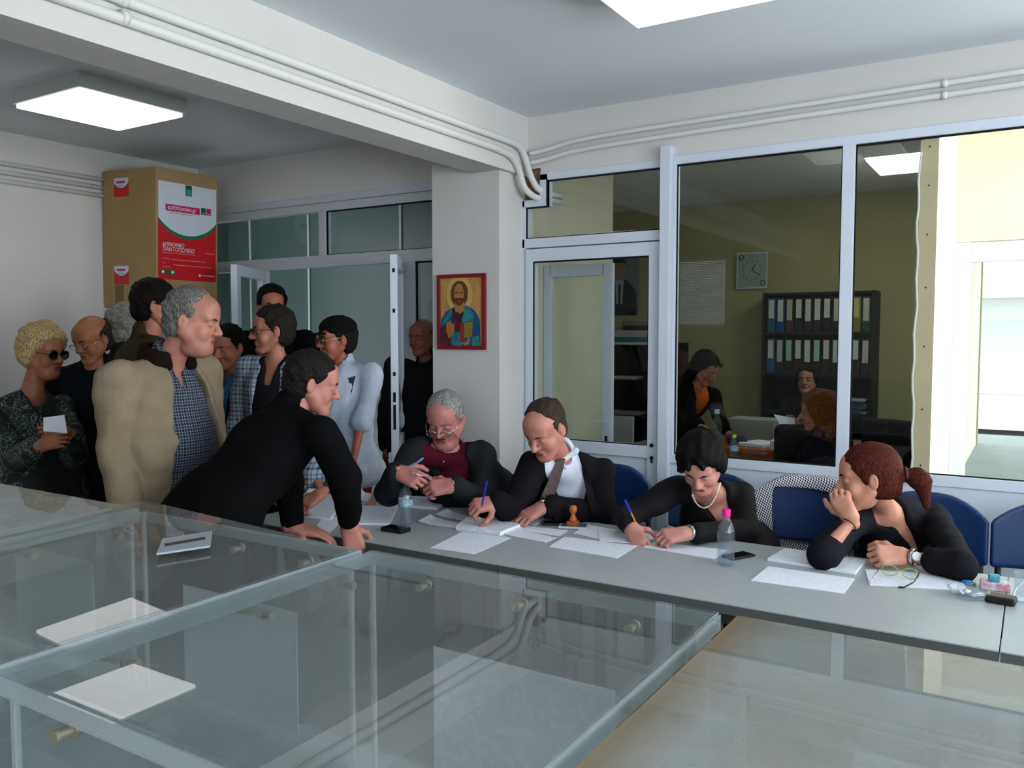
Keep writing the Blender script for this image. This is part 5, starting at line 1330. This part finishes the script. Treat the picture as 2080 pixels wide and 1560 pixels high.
def pen(p, q, label, c1, c2=None, r=.004, holder=''):
    g = MB(); p, q = Vector(p), Vector(q); v = (q-p); L = v.length; v.normalize()
    m = Matrix.Translation(p) @ v.to_track_quat('Z', 'Y').to_matrix().to_4x4(); o = empty('pen', p, label, 'pen')
    g.lathe([(0, 0), (.0012, .002), (r*.9, .012), (r, .02), (r, L*.7), (0, L*.7)], n=10, mtx=Matrix.Translation(-p) @ m); g.build('barrel', c1, o, smooth=True, autosmooth=True)
    g = MB(); g.lathe([(0, L*.68), (r*1.25, L*.68), (r*1.15, L), (0, L)], n=10, mtx=Matrix.Translation(-p) @ m); g.build('pen_cap', c2 or c1, o, smooth=True, autosmooth=True); return o
M['clearblue'] = mat('pale_blue_plastic', '#5d6f9a', .3, .5)
pen(A(833, 950, 3.58), A(860, 930, 3.60), 'thin blue pen in the burgundy shirt man right hand', 'clearblue')
g = MB(); g.tube([A(832, 956, 3.58), A(852, 966, 3.60), A(876, 968, 3.62)], .0022, 6); tag(g.build('wire', 'chrome', smooth=True), 'thin metal temple piece held between the burgundy shirt man hands', 'wire')

# man in suit and tie
hd = A(1108, 872, 3.72); J = sit(0, 0, 0, 1.76, b=1.08)
F_ = D(-.45, -.88).normalized(); R_ = F_.cross(V(0, 0, 1)); J['F'], J['R'] = F_, R_
J['head'] = hd; J['neck'] = A(1144, 926, 3.85); J['sc'] = A(1150, 960, 3.90); J['pel'] = V(J['sc'].x-.10, 3.80, .56)
J['shR'] = A(1088, 945, 3.80); J['shL'] = A(1222, 960, 3.90); J['elR'] = A(1040, 1042, 3.74); J['wrR'] = A(1010, 1020, 3.66); J['elL'] = A(1215, 1045, 3.84); J['wrL'] = A(1108, 1027, 3.70)
legs_sit(J)
def exS2(P, org, E_):
    J_ = E_['J']
    def chest(px, py, d): return A(px, py, d)
    s = SDF(); n = J_['neck']; Fv = J_['F']; R2 = J_['R']
    for sg in (-1, 1):
        s.cap(n-Fv*.055+V(0, 0, .035), n+R2*sg*.060+V(0, 0, .026), .016, .016, k=.012); s.cap(n+R2*sg*.060+V(0, 0, .026), n+Fv*.068+R2*sg*.016-V(0, 0, .018), .014, .012, k=.012); s.cap(n+Fv*.068+R2*sg*.016-V(0, 0, .018), n+Fv*.078+R2*sg*.050-V(0, 0, .045), .011, .006, k=.010)
    v, f = s.mesh(.005); MB().add(v, f).build('shirt_collar', 'shirtwhite', P, smooth=True, origin=org)
    pts = [(1144, 921), (1140, 935), (1133, 955), (1125, 978), (1116, 1000), (1107, 1020)]
    g = MB(); vs = []; n_p = len(pts)
    cs_ = [snap(P, ('shirt', 'shirt_collar'), x, y, .0, 3.8) for x, y in pts]
    ds = [(c-V(0, 0, CAM_Z)).dot(FW) for c in cs_]; slope = 0
    ds = [min(ds[:i+1]+[ds[i]]) for i in range(n_p)]
    for i, (x, y) in enumerate(pts):
        w_ = (6, 8, 10.5, 12, 13, 13)[i]; c0 = A(x, y, ds[i]-.018)
        for dd in (0, .008):
            for q in (-1, 1): vs.append(c0+MR*(q*w_*.0022)+MF*dd)
    F = []
    for i in range(len(pts)-1):
        a = i*4; b = a+4
        F += [(a, a+1, b+1, b), (a+2, b+2, b+3, a+3), (a, b, b+2, a+2), (a+1, a+3, b+3, b+1)]
    F += [(0, 2, 3, 1), (20, 21, 23, 22)]
    g.add([tuple(v) for v in vs], F); g.sphere(snap(P, ('shirt_collar', 'shirt'), 1144, 926, .016), (.017, .014, .018), 10); g.build('tie', mat('brown_tie', '#5c4a48', .6, .3, color2='#46393a', nscale=50), P, smooth=False, origin=org)
    for wr, el, nm in ((J_['wrR'], J_['elR'], 1), (J_['wrL'], J_['elL'], 0)):
        e = (el-wr).normalized(); m = Matrix.Translation(wr+e*.012) @ e.to_track_quat('Z', 'Y').to_matrix().to_4x4()
        g = MB(); g.lathe([(.032, -.020), (.037, -.018), (.041, .05), (.036, .05), (.032, -.020)], n=20, mtx=m); g.build('shirt_cuff', 'shirtwhite', P, smooth=True, origin=org)
    wr = J_['wrL']; e = (J_['elL']-wr).normalized(); m = Matrix.Translation(wr-e*.010) @ e.to_track_quat('Z', 'Y').to_matrix().to_4x4()
    g = MB(); g.lathe([(.027, -.008), (.031, -.008), (.031, .008), (.027, .008), (.027, -.008)], n=20, mtx=m); wt = g.build('wristwatch', 'blackmatte', P, smooth=True, origin=org)
    g = MB(); g.sphere(wr-e*.010+D(-.2, -.5, .8).normalized()*.030, (.014, .014, .006), 12); g.build('watch_face', 'chrome', wt, smooth=True, origin=org)
M['shirtwhite'] = mat('white_shirt', '#c8cddc', .8, .15, bump=.05)
person('balding man in a black suit, white shirt and brown tie writing at the table', J, D(-.55, -.68, -.52), skinc='#b5786b', hair='reced', hairc='#3e312c', ht=.006, brow='#3a2a26', extras=exS2, hs=1.06, hres=.0036, nose=1.2,
       tops=(dict(name='shirt', mat='shirtwhite', inf=.014, sleeves=None, collar=True), dict(name='suit_jacket', mat='suit', inf=.030, slack=.012, hem=.0, vee=(.40, .075, .045), voff=.01, neckcut=.085, lapel=True, sleeves=.90)), bottom=('pants', 'suit'),
       hands=dict(R=hand(D(-.75, -.45, -.05), D(-.35, -.65, .6), curl=[1.0, 1.1, 1.2, 1.2], thumb=.85, s=1.06), L=hand(D(-.85, -.35, -.42), D(-.1, -.35, .9), curl=[.25, .28, .32, .35], thumb=.4, s=1.06, spread=.16)))
pen(A(978, 1030, 3.56), A(989, 978, 3.52), 'blue pen held upright by the suited man', 'bluepen')

# woman with the pearls
hd = A(1425, 942, 3.44); J = sit(0, 0, 0, 1.62, b=.98)
F_ = D(-.18, -.98).normalized(); R_ = F_.cross(V(0, 0, 1)); J['F'], J['R'] = F_, R_
J['head'] = hd; J['neck'] = A(1440, 992, 3.60); J['sc'] = A(1440, 1026, 3.68); J['pel'] = V(J['sc'].x+.05, 3.80, .56)
J['shR'] = A(1372, 997, 3.62); J['shL'] = A(1508, 1000, 3.66); J['elR'] = A(1272, 1050, 3.56); J['wrR'] = A(1280, 1068, 3.42); J['elL'] = A(1512, 1080, 3.52); J['wrL'] = A(1398, 1082, 3.32)
legs_sit(J)
def exS3(P, org, E_):
    k = [(1399, 1004), (1402, 1010), (1405, 1017), (1410, 1024), (1416, 1029), (1424, 1031.5), (1432, 1029), (1438, 1024), (1443, 1017), (1447, 1009), (1451, 1000), (1454, 991), (1457, 981)]
    pts = smoothpath([snap(P, ('body', 'cardigan'), x+6, y, .004, 3.5) for i, (x, y) in enumerate(k)], 3)
    g = MB(); acc = 0; last = None; out = []
    for a, b in zip(pts, pts[1:]):
        L = (b-a).length; t = 0
        while acc+ (L-t) >= .0092:
            t += .0092-acc; acc = 0; out.append(a.lerp(b, t/L))
        acc += L-t
    for p in out: g.sphere(p, .0046, 8)
    g.build('pearl_necklace', mat('pearl', '#e4dcd4', .2, .6), P, smooth=True, origin=org)['kind'] = 'stuff'
    wr = J['wrL']; e = (J['elL']-wr).normalized(); m = Matrix.Translation(wr+e*.005) @ e.to_track_quat('Z', 'Y').to_matrix().to_4x4()
    g = MB(); g.lathe([(.026, -.007), (.031, -.007), (.031, .007), (.026, .007), (.026, -.007)], n=20, mtx=m); g.build('bracelet', 'chrome', P, smooth=True, origin=org)
M['spangle'] = mat('black_knit', '#0c0a0e', .8, .2, noise=.3, nscale=30)
person('short black haired woman in black with a pearl necklace, bent over writing', J, D(-.34, -.70, -.64), skinc='#c08478', hair='full', hairc='#0d0c0d', ht=.018, htop=.010, locks=[(.015, .045, .115, -.030, .092, .078, .024), (.03, .05, .11, .020, .098, .070, .024), (.045, .045, .10, .060, .080, .045, .026), (.06, .02, .08, .084, .048, .005, .022), (0, -.03, .12, .02, .03, .138, .03)], hnoise=[(.005, 60, 3), (.003, 150, 5)], brow='#141010', extras=exS3, hs=.99, hres=.0036, nose=1.0, brows=True,
       tops=(dict(name='cardigan', mat='spangle', inf=.018, slack=.010, hem=.0, vee=(.22, .060, .012), neckcut=.085, sleeves=.86),), bottom=('pants', '#0c0c10'),
       hands=dict(R=hand(D(.25, -.55, -.45), D(-.55, -.45, .6), curl=[.7, .85, .95, 1.0], thumb=.85, nails=True, s=1.04), L=hand(D(-.95, -.25, -.12), D(.0, -.5, .85), curl=[.7, .8, .9, .9], thumb=.6, s=1.04)))
pen(onz(1304, 1090, T+.008), A(1270, 1016, 3.34), 'amber ballpoint with a blue cap held by the woman with pearls', 'amber', 'bluepen')

# woman with the ponytail
hd = A(1763, 973, 3.14); J = sit(0, 0, 0, 1.66, b=1.04)
F_ = D(-.35, -.93).normalized(); R_ = F_.cross(V(0, 0, 1)); J['F'], J['R'] = F_, R_
J['head'] = hd; J['neck'] = A(1800, 1030, 3.34); J['sc'] = A(1808, 1062, 3.42); J['pel'] = V(J['sc'].x+.08, 3.78, .56)
J['shR'] = A(1738, 1058, 3.32); J['shL'] = A(1892, 1048, 3.50); J['elR'] = onz(1672, 1125, T+.052); J['wrR'] = A(1731, 1058, 3.06); J['elL'] = onz(1950, 1148, T+.050); J['wrL'] = onz(1840, 1130, T+.045)
legs_sit(J)
def exS4(P, org, E_):
    J_ = E_['J']
    wr = J_['wrL']; e = (J_['elL']-wr).normalized(); m = Matrix.Translation(wr+e*.025) @ e.to_track_quat('Z', 'Y').to_matrix().to_4x4()
    g = MB(); g.lathe([(.027, -.007), (.0315, -.007), (.0315, .007), (.027, .007), (.027, -.007)], n=24, mtx=m); wt = g.build('wristwatch', 'chrome', P, smooth=True, origin=org)
    c = wr+e*.025+D(-.1, -.9, .35).normalized()*.031
    m2_ = Matrix.Translation(c) @ D(-.1, -.9, .35).to_track_quat('Z', 'Y').to_matrix().to_4x4()
    g = MB(); g.lathe([(0, 0), (.016, 0), (.017, .004), (.015, .008), (0, .008)], n=20, mtx=m2_); g.build('watch_face', mat('watch_dial', '#c8c4c4', .3, .5), wt, smooth=True, autosmooth=True, origin=org)
    wr = J_['wrR']; e = (J_['elR']-wr).normalized(); m = Matrix.Translation(wr+e*.02) @ e.to_track_quat('Z', 'Y').to_matrix().to_4x4()
    g = MB(); g.lathe([(.029, -.002), (.0315, 0), (.029, .002), (.027, 0), (.029, -.002)], n=20, mtx=m); g.build('hair_band', 'blackmatte', P, smooth=True, origin=org)
    g = MB(); c = hp(E_, .0, -.128, .012); ax = E_['f']; m = Matrix.Translation(c) @ Vector(ax).to_track_quat('Z', 'Y').to_matrix().to_4x4(); g.lathe([(.020, -.006), (.026, 0), (.020, .006), (.015, 0), (.020, -.006)], n=18, mtx=m); g.build('ponytail_band', mat('purple_band', '#4a2a3c', .7), P, smooth=True, origin=org)
person('woman in a dark shirt with a red brown ponytail, chin resting on her hand', J, D(-.95, .30, -.12), skinc='#c28872', hair='pony', hairc='#4a1d14', ht=.012, hnoise=[(.002, 60, 3), (.0012, 200, 5)], brow='#2a1712', extras=exS4, hs=1.03, hres=.0036, roll=-.10,
       tops=(dict(name='shirt', mat='#17171d', inf=.018, slack=.012, hem=.0, collar=True, vee=(.20, .045, .010), neckcut=.075, sleeves=dict(R=.12, L=.42), fold=[(.006, 20, 3), (.003, 45, 4)]),), bottom=('pants', '#0c0c12'),
       hands=dict(R=hand(D(-.45, .1, .85), D(-.55, -.8, -.2), curl=[1.0, 1.05, 1.1, 1.15], thumb=.5, s=1.0), L=hand(D(-1, -.05, .05), D(-.1, -.8, .6), curl=[1.1, 1.15, 1.15, 1.15], thumb=.9, s=1.06)))

# ================================================================ THE OFFICE BEHIND THE GLASS
wd = mat('desk_wood', '#a85c26', .45, .4, noise=.2, nscale=12); dk = mat('dark_shelf', '#1c1d1b', .7, .2)
c = (-1.55, 6.25, 0); t = empty('desk', c, 'orange brown wooden desk in the office behind the glass', 'desk')
MB().box(-2.05, -1.05, 5.85, 6.65, .745, .775).build('desktop', wd, t, origin=c, bevel=.003); MB().box(-2.02, -1.1, 5.88, 5.90, .25, .745).build('front_panel', wd, t, origin=c)
for x in (-2.05, -1.09): MB().box(x, x+.03, 5.87, 6.62, 0, .745).build('side_panel', wd, t, origin=c)
c = (-1.75, 4.92, 0); t = empty('cabinet', c, 'low brown cabinet just behind the glass under the small green capped bottle', 'cabinet')
MB().box(-2.05, -1.42, 4.74, 5.12, 0, .80).build('carcass', wd, t, origin=c, bevel=.003)
MB().box(-1.95, -1.68, 4.90, 5.02, .80, .812).build('yellow_folder', mat('yellow_card', '#b79a1c', .6, .2), t, origin=c)
b_ = bottle(0, 0, '#b7d83c', 'small bottle with a lime cap on the brown office cabinet', h=.17, lab=True, loc=Vector((-1.545, 5.02, .801)))
b_ = bottle(0, 0, '#c8ccd0', 'tall clear bottle on the office desk beside the standing woman', h=.25, loc=Vector((-1.985, 6.02, .776)))
# bookcase with binders
c = (-1.71, 8.1, 0); t = empty('bookcase', c, 'dark bookcase full of binders against the office far wall', 'bookcase'); k = dict(origin=c)
for x in (-2.20, -1.25): MB().box(x, x+.025, 7.96, 8.28, 0, 1.965).build('side_panel', dk, t, **k)
for z in (.08, .45, .825, 1.20, 1.575, 1.94): MB().box(-2.175, -1.25, 7.96, 8.28, z, z+.022).build('shelf', dk, t, **k)
MB().box(-2.2, -1.225, 8.27, 8.29, 0, 1.96).build('back_panel', dk, t, **k)
bcol = ['#14506a', '#16427a', '#3a1512', '#121212', '#101214', '#14161a', '#0e0e10', '#181410', '#2a2714', '#6f6a2e', '#1d3a2c']
bm_ = {}
def binder(x, y, z, col, lw, lh, row, i):
    key = (col, lw, lh)
    if key not in bm_:
        o = empty('binder', (x, y, z), '', 'binder'); MB().box(-.036, .036, 0, .26, 0, .315).build('binder_body', mat('binder_board', col, .5, .3), o, bevel=.003)
        MB().box(-.024, .024, -.0015, 0, .30-lh, .30).build('spine_label', mat('label_card', lw, .7, .2), o); bm_[key] = o
    else:
        o = copy_tree(bm_[key], Vector((x, y, z)))
    o['group'] = 'binders in the dark bookcase'
    o['label'] = '%s binder with a %s spine label, number %s from the left on the %s shelf' % ('blue' if i < 2 and row == 0 or i == 0 else 'dark', 'white' if lw == '#b9bdb4' else 'tinted', ('one', 'two', 'three', 'four', 'five', 'six', 'seven', 'eight', 'nine', 'ten', 'eleven')[i], ('top', 'second', 'third')[row])
for row, z in ((0, 1.598), (1, 1.223)):
    for i in range(11):
        binder(-2.125+i*.083, 7.985, z, bcol[i] if row == 0 else ('#155077' if i == 0 else ('#131416', '#15151a', '#181414')[i % 3]), ('#b9bdb4', '#b9bdb4', '#a9ad9c', '#b9bdb4', '#b9bdb4', '#b9bdb4', '#b9bdb4', '#a9ad9c', '#b9bdb4', '#b3a85a', '#a9ad9c')[i] if row == 0 else ('#b9bdb4', '#a9ad9c', '#8fb9a0', '#b9bdb4', '#b9bdb4', '#8fb9a0', '#b9bdb4', '#b9bdb4', '#b9bdb4', '#b9bdb4', '#a9ad9c')[i], (.17, .2, .19)[i % 3], row, i)
for i in range(7):
    o = MB().box(-2.12+i*.06*0-.0, -1.62, 8.0, 8.2, .847+i*.022, .866+i*.022).build('document_tray', mat('file_card', ('#2f6f95', '#8b9296', '#1f3a55', '#9aa79a', '#6e7276', '#20445c', '#a8adb0')[i], .6, .2))
    o.location = (.33+.015*math.sin(i*2.1), -.02*(i % 3), 0); tag(o, '%s folder in the bookcase pile, layer %s from below' % (('blue', 'grey', 'navy', 'pale green', 'mid grey', 'teal', 'light grey')[i], ('one', 'two', 'three', 'four', 'five', 'six', 'seven')[i]), 'folder', 'pile of folders in the bookcase')
# left shelf unit with books
c = (-3.45, 7.6, 0); t = empty('shelf_unit', c, 'dark shelf unit with books and paper seen through the door pane', 'shelf'); k = dict(origin=c)
for x in (-3.80, -2.85): MB().box(x, x+.025, 7.35, 7.7, 0, 1.50).build('side_panel', dk, t, **k)
for z in (.1, .42, .78, 1.12, 1.48): MB().box(-3.8, -2.83, 7.35, 7.7, z, z+.022).build('shelf', dk if z != 1.48 else 'aludark', t, **k)
MB().box(-3.8, -2.83, 7.68, 7.70, 0, 1.5).build('back_panel', dk, t, **k)
for i, (x0, x1, z0, z1, col, lb) in enumerate(((-3.45, -2.95, 1.505, 1.55, '#2c6f78', 'teal book lying at the bottom of the pile on the shelf unit'), (-3.48, -3.0, 1.552, 1.615, '#a8aaa8', 'thick pale book in the pile on the shelf unit'), (-3.36, -2.98, 1.617, 1.66, '#2b2d2c', 'dark book in the pile on the shelf unit'), (-3.38, -3.0, 1.662, 1.70, '#6f7471', 'grey book on top of the pile on the shelf unit'), (-3.72, -3.25, 1.145, 1.175, '#a9a9a2', 'pale paper ream on the second shelf of the shelf unit'), (-3.70, -3.2, .805, .84, '#8f9088', 'flat white binder lying on the third shelf'))):
    tag(MB().box(x0, x1, 7.38, 7.62, z0, z1).build('book', mat('book_cover', col, .6, .2), bevel=.003), lb, 'book', 'books on the left shelf unit')
tag(MB().box(-3.60, -3.22, 7.30, 7.34, .42, .80).build('paper_sheet', 'paper'), 'large pale sheet leaning against the shelf unit', 'paper')
# portrait poster (a plain generic man in a suit) and the wall clock
c = (-3.82, 8.29, 1.78); t = empty('poster', c, 'portrait poster of a man in a dark suit on the office wall', 'poster')
def fl(pts, m, y, nm, par, c):
    N_ = len(pts); v = [(x, y, z) for x, z in pts]+[(x, y+.001, z) for x, z in pts]
    MB().add(v, [tuple(range(N_)), tuple(reversed(range(N_, 2*N_)))]+[(i, N_+i, N_+(i+1) % N_, (i+1) % N_) for i in range(N_)]).build(nm, m, par)
fl([(-.22, 0), (.22, 0), (.22, .66), (-.22, .66)], mat('poster_grey', '#6c7272', .6), -.002, 'poster_sheet', t, c)
fl([(-.2, 0), (.2, 0), (.19, .26), (.08, .38), (-.08, .38), (-.19, .26)], mat('poster_suit', '#10131c', .7), -.0035, 'suit_print', t, c)
fl([(-.035, .12), (.035, .12), (.05, .38), (-.05, .38)], mat('poster_shirt', '#9a9ca6', .7), -.005, 'shirt_print', t, c)
fl([(-.012, .1), (.012, .1), (.016, .33), (-.016, .33)], mat('poster_tie', '#33242a', .7), -.0065, 'tie_print', t, c)
fl([(.075*math.cos(a), .49+.10*math.sin(a)) for a in [i*math.pi/10 for i in range(20)]], mat('poster_face', '#8f6a5c', .7), -.005, 'face_print', t, c)
fl([(.082*math.cos(a), .52+.105*math.sin(a)) for a in [i*math.pi/12 for i in range(13)]]+[(-.06, .56), (.06, .56)], mat('poster_hair', '#1a1413', .7), -.0065, 'hair_print', t, c)
c = (-2.393, 8.28, 2.20); t = empty('wall_clock', c, 'square glass wall clock on the office far wall', 'clock')
MB().box(-.145, .145, -.02, .02, -.17, .17).build('clock_plate', mat('clock_glass', '#93a39c', .15, .6), t, bevel=.004)
g = MB(); g.box(-.15, .15, -.025, -.018, .165, .175); g.box(-.15, .15, -.025, -.018, -.175, -.165); g.box(-.15, -.142, -.025, -.018, -.17, .17); g.box(.142, .15, -.025, -.018, -.17, .17); g.build('clock_frame', 'alu', t)
rxx = Matrix.Rotation(math.pi/2, 4, 'X')
g = MB()
for i in range(12): a = i*math.pi/6; g.box(-.004, .004, -.024, -.021, .085, .10, mtx=Matrix.Rotation(a, 4, 'Y'))
for x, z in ((-.105, .13), (.105, -.12)): g.tube([(x+.022*math.cos(a), -.024, z+.022*math.sin(a)) for a in [i*math.pi/8 for i in range(16)]], .003, 6, closed=True)
g.build('hour_marks', 'black', t)
for L_, a, w_ in ((.07, .5, .004), (.10, 2.1, .003)): MB().box(-w_, w_, -.026, -.023, 0, L_, mtx=Matrix.Rotation(a, 4, 'Y')).build('clock_hand', 'black', t)
# open inner door leaf
m5 = Matrix.Translation((-2.915, 5.1, 0)); p = MB()
for x0, x1, za, zb in ((0, .06, .02, 2.05), (.45, .52, .02, 2.05), (.05, .46, 1.97, 2.05), (.05, .46, .02, .10), (.05, .46, .79, .86)): p.box(x0, x1, -.022, .022, za, zb, mtx=m5)
d5 = struct('door_5', p, 'alu', bevel=.003); MB().box(.06, .45, -.003, .003, .86, 1.97, mtx=m5).build('door_pane', 'pane', d5); MB().box(.06, .45, -.01, .01, .1, .79, mtx=m5).build('door_panel', 'alu', d5)
g = MB(); g.tube([m5 @ V(.485, -.022, 1.0), m5 @ V(.485, -.06, 1.0), m5 @ V(.40, -.062, .995)], .009, 8); g.box(.470, .500, -.027, -.022, .94, 1.06, mtx=m5); g.build('door_handle', 'alu', d5); MB().box(.475, .495, -.026, -.022, .84, .90, mtx=m5).build('keyhole', 'gasket', d5)
# desk clutter
def item(name, label, cat, x0, x1, y0, y1, z0, z1, m, rz=0, group=None):
    c = ((x0+x1)/2, (y0+y1)/2, z0); o = MB().box(x0, x1, y0, y1, z0, z1).build(name, m, origin=c, bevel=.003); o.rotation_euler = (0, 0, rz); return tag(o, label, cat, group)
item('printer', 'pale grey flat office machine on the desk behind the papers', 'printer', -2.02, -1.66, 6.36, 6.62, .776, .93, mat('machine_grey', '#8d948c', .6, .3))
item('binder', 'navy binder lying open on the office desk', 'binder', -1.92, -1.80, 6.0, 6.22, .776, .82, mat('navy_board', '#16294a', .5), .4)
item('sheet_of_paper', 'pale papers fanned on the office desk in front of the grey machine', 'paper', -1.78, -1.58, 5.95, 6.2, .776, .80, 'paper', -.3)
item('card_box', 'small white card box at the near edge of the office desk', 'box', -1.56, -1.40, 5.88, 5.97, .776, .84, 'paper', .05)
item('sheet_of_paper', 'white paper under the seated woman arm on the office desk', 'paper', -1.40, -1.25, 5.92, 6.15, .776, .80, 'paper', .3)
# office chairs
def office_chair(x, y, rz, label):
    t = empty('office_chair', (x, y, 0), label, 'chair', 'black office chairs', rz)
    s = SDF(); s.fun(rbox_fn((0, .22, .78), (.23, .03, .26), .05, warp=-.5), (-.25, .1, .48), (.25, .28, 1.06), mode='u'); v, f = s.mesh(.012); MB().add(v, f).build('backrest', 'blackmatte', t, smooth=True)
    s = SDF(); s.fun(rbox_fn((0, 0, .47), (.24, .23, .04), .035), (-.26, -.25, .42), (.26, .25, .53), mode='u'); v, f = s.mesh(.012); MB().add(v, f).build('seat', 'blackmatte', t, smooth=True)
    g = MB(); g.tube([(0, 0, .06), (0, 0, .44)], .025, 12)
    for i in range(5): a = i*1.2566; g.tube([(0, 0, .09), (.28*math.cos(a), .28*math.sin(a), .06)], [.02, .014], 8); g.sphere((.28*math.cos(a), .28*math.sin(a), .03), .028, 10)
    g.build('base', 'blackmatte', t, smooth=True)
    for q in (-1, 1): MB().tube([(q*.25, .15, .47), (q*.27, .14, .68), (q*.27, -.12, .69)], .014, 8).build('armrest', 'aludark', t, smooth=True)
    return t
office_chair(-1.10, 5.02, .15, 'black office chair under the auburn haired woman')
office_chair(-.87, 5.66, -.5, 'empty black office chair with grey armrests near the divider wall')
# three women in the office
hd = A(1432, 748, 6.35); F_ = D(.75, -.55).normalized(); J = stand(hd.x, hd.y, 1.62, deg(F_))
J['head'] = hd; J['neck'] = A(1418, 782, 6.42); J['sc'] = A(1412, 800, 6.45); J['pel'] = V(J['sc'].x-.25, J['sc'].y+.20, .90)
J['shR'] = A(1392, 805, 6.35); J['shL'] = A(1448, 802, 6.55); J['elR'] = A(1400, 850, 6.28); J['wrR'] = A(1425, 868, 6.12); J['elL'] = A(1460, 845, 6.5); J['wrL'] = A(1478, 880, 6.4)
for q, sg in (('R', 1), ('L', -1)):
    b0 = V(J['pel'].x, J['pel'].y, 0); R_ = J['R']; J['hip'+q] = b0+R_*sg*.09+V(0, 0, .86); J['kn'+q] = b0+R_*sg*.1+V(0, 0, .46); J['an'+q] = b0+R_*sg*.1+V(0, 0, .08)
def exO1(P, org, E_): glasses(E_, P, org, lens='darkglass', rim='black', hw=.028, hh=.018, z=.085, y=-.006, name='sunglasses')
M['orangetop'] = mat('orange_top', '#b0541c', .8, .1)
person('long dark haired office woman in black with sunglasses on her head', J, D(.55, -.6, -.5), skinc='#a56b58', hair='long', hairc='#0d0a0b', ht=.016, hlen=.20, extras=exO1, res=.014, hres=.006,
       tops=(dict(name='top', mat='orangetop', inf=.012, sleeves=None, neckcut=.06, hem=0), dict(name='jacket', mat='#0b0b0d', inf=.026, slack=.012, hem=.08, vee=(.16, .07, .03), neckcut=.08, sleeves=.75, res=.012)), bottom=('pants', '#0c0c10'), hands=dict(R=hand(D(.8, -.3, -.5), D(.2, -.5, .8), curl=.4)))
hd = A(1640, 772, 7.25); J = sit(0, 0, deg(D(-.3, -1)), 1.6)
dv = hd-J['head']
for kk, vv in list(J.items()):
    if isinstance(vv, Vector) and kk not in ('F', 'R'): J[kk] = vv+V(dv.x, dv.y, dv.z if kk[:2] in ('he', 'ne', 'sc', 'sh', 'el', 'wr') else 0)
person('dark haired office woman sitting in front of the bookcase, facing the room', J, D(-.55, -.8, .05), skinc='#a87563', hair='long', hairc='#15100e', ht=.020, hlen=.12, res=.014, hres=.006, tops=(dict(name='pullover', mat='#1a1c1e', inf=.02, hem=0, collar=True, res=.012),), bottom=('pants', '#101014'))
office_chair(J['pel'].x, J['pel'].y+.05, math.radians(8), 'black office chair under the woman in front of the bookcase')
hd = A(1662, 838, 5.05); J = sit(0, 0, deg(D(-.55, .85)), 1.6)
dv = hd-J['head']
for kk, vv in list(J.items()):
    if isinstance(vv, Vector) and kk not in ('F', 'R'): J[kk] = vv+V(dv.x, dv.y, dv.z if kk[:2] in ('he', 'ne', 'sc', 'sh', 'el', 'wr') else 0)
J['wrL'] = A(1612, 880, 5.35); J['wrR'] = A(1630, 885, 5.3)
person('auburn haired office woman seen from behind, holding a white page', J, D(-.85, .5, -.05), skinc='#a8705c', hair='long', hairc='#6e3a1a', ht=.024, hlen=.20, hnoise=[(.005, 50, 3), (.003, 120, 5)], res=.014, hres=.006, tops=(dict(name='pullover', mat='#12131c', inf=.022, hem=0, collar=True, res=.012),), bottom=('pants', '#101014'))
q = [A(1572, 842, 5.30), A(1614, 850, 5.28), A(1616, 878, 5.24), A(1592, 876, 5.26)]
g = MB(); off = V(0, .002, .001); g.add([tuple(p) for p in q]+[tuple(p+off) for p in q], [(0, 1, 2, 3), (7, 6, 5, 4), (0, 4, 5, 1), (1, 5, 6, 2), (2, 6, 7, 3), (3, 7, 4, 0)])
tag(g.build('page', 'paper'), 'white page held up by the auburn haired office woman', 'paper')
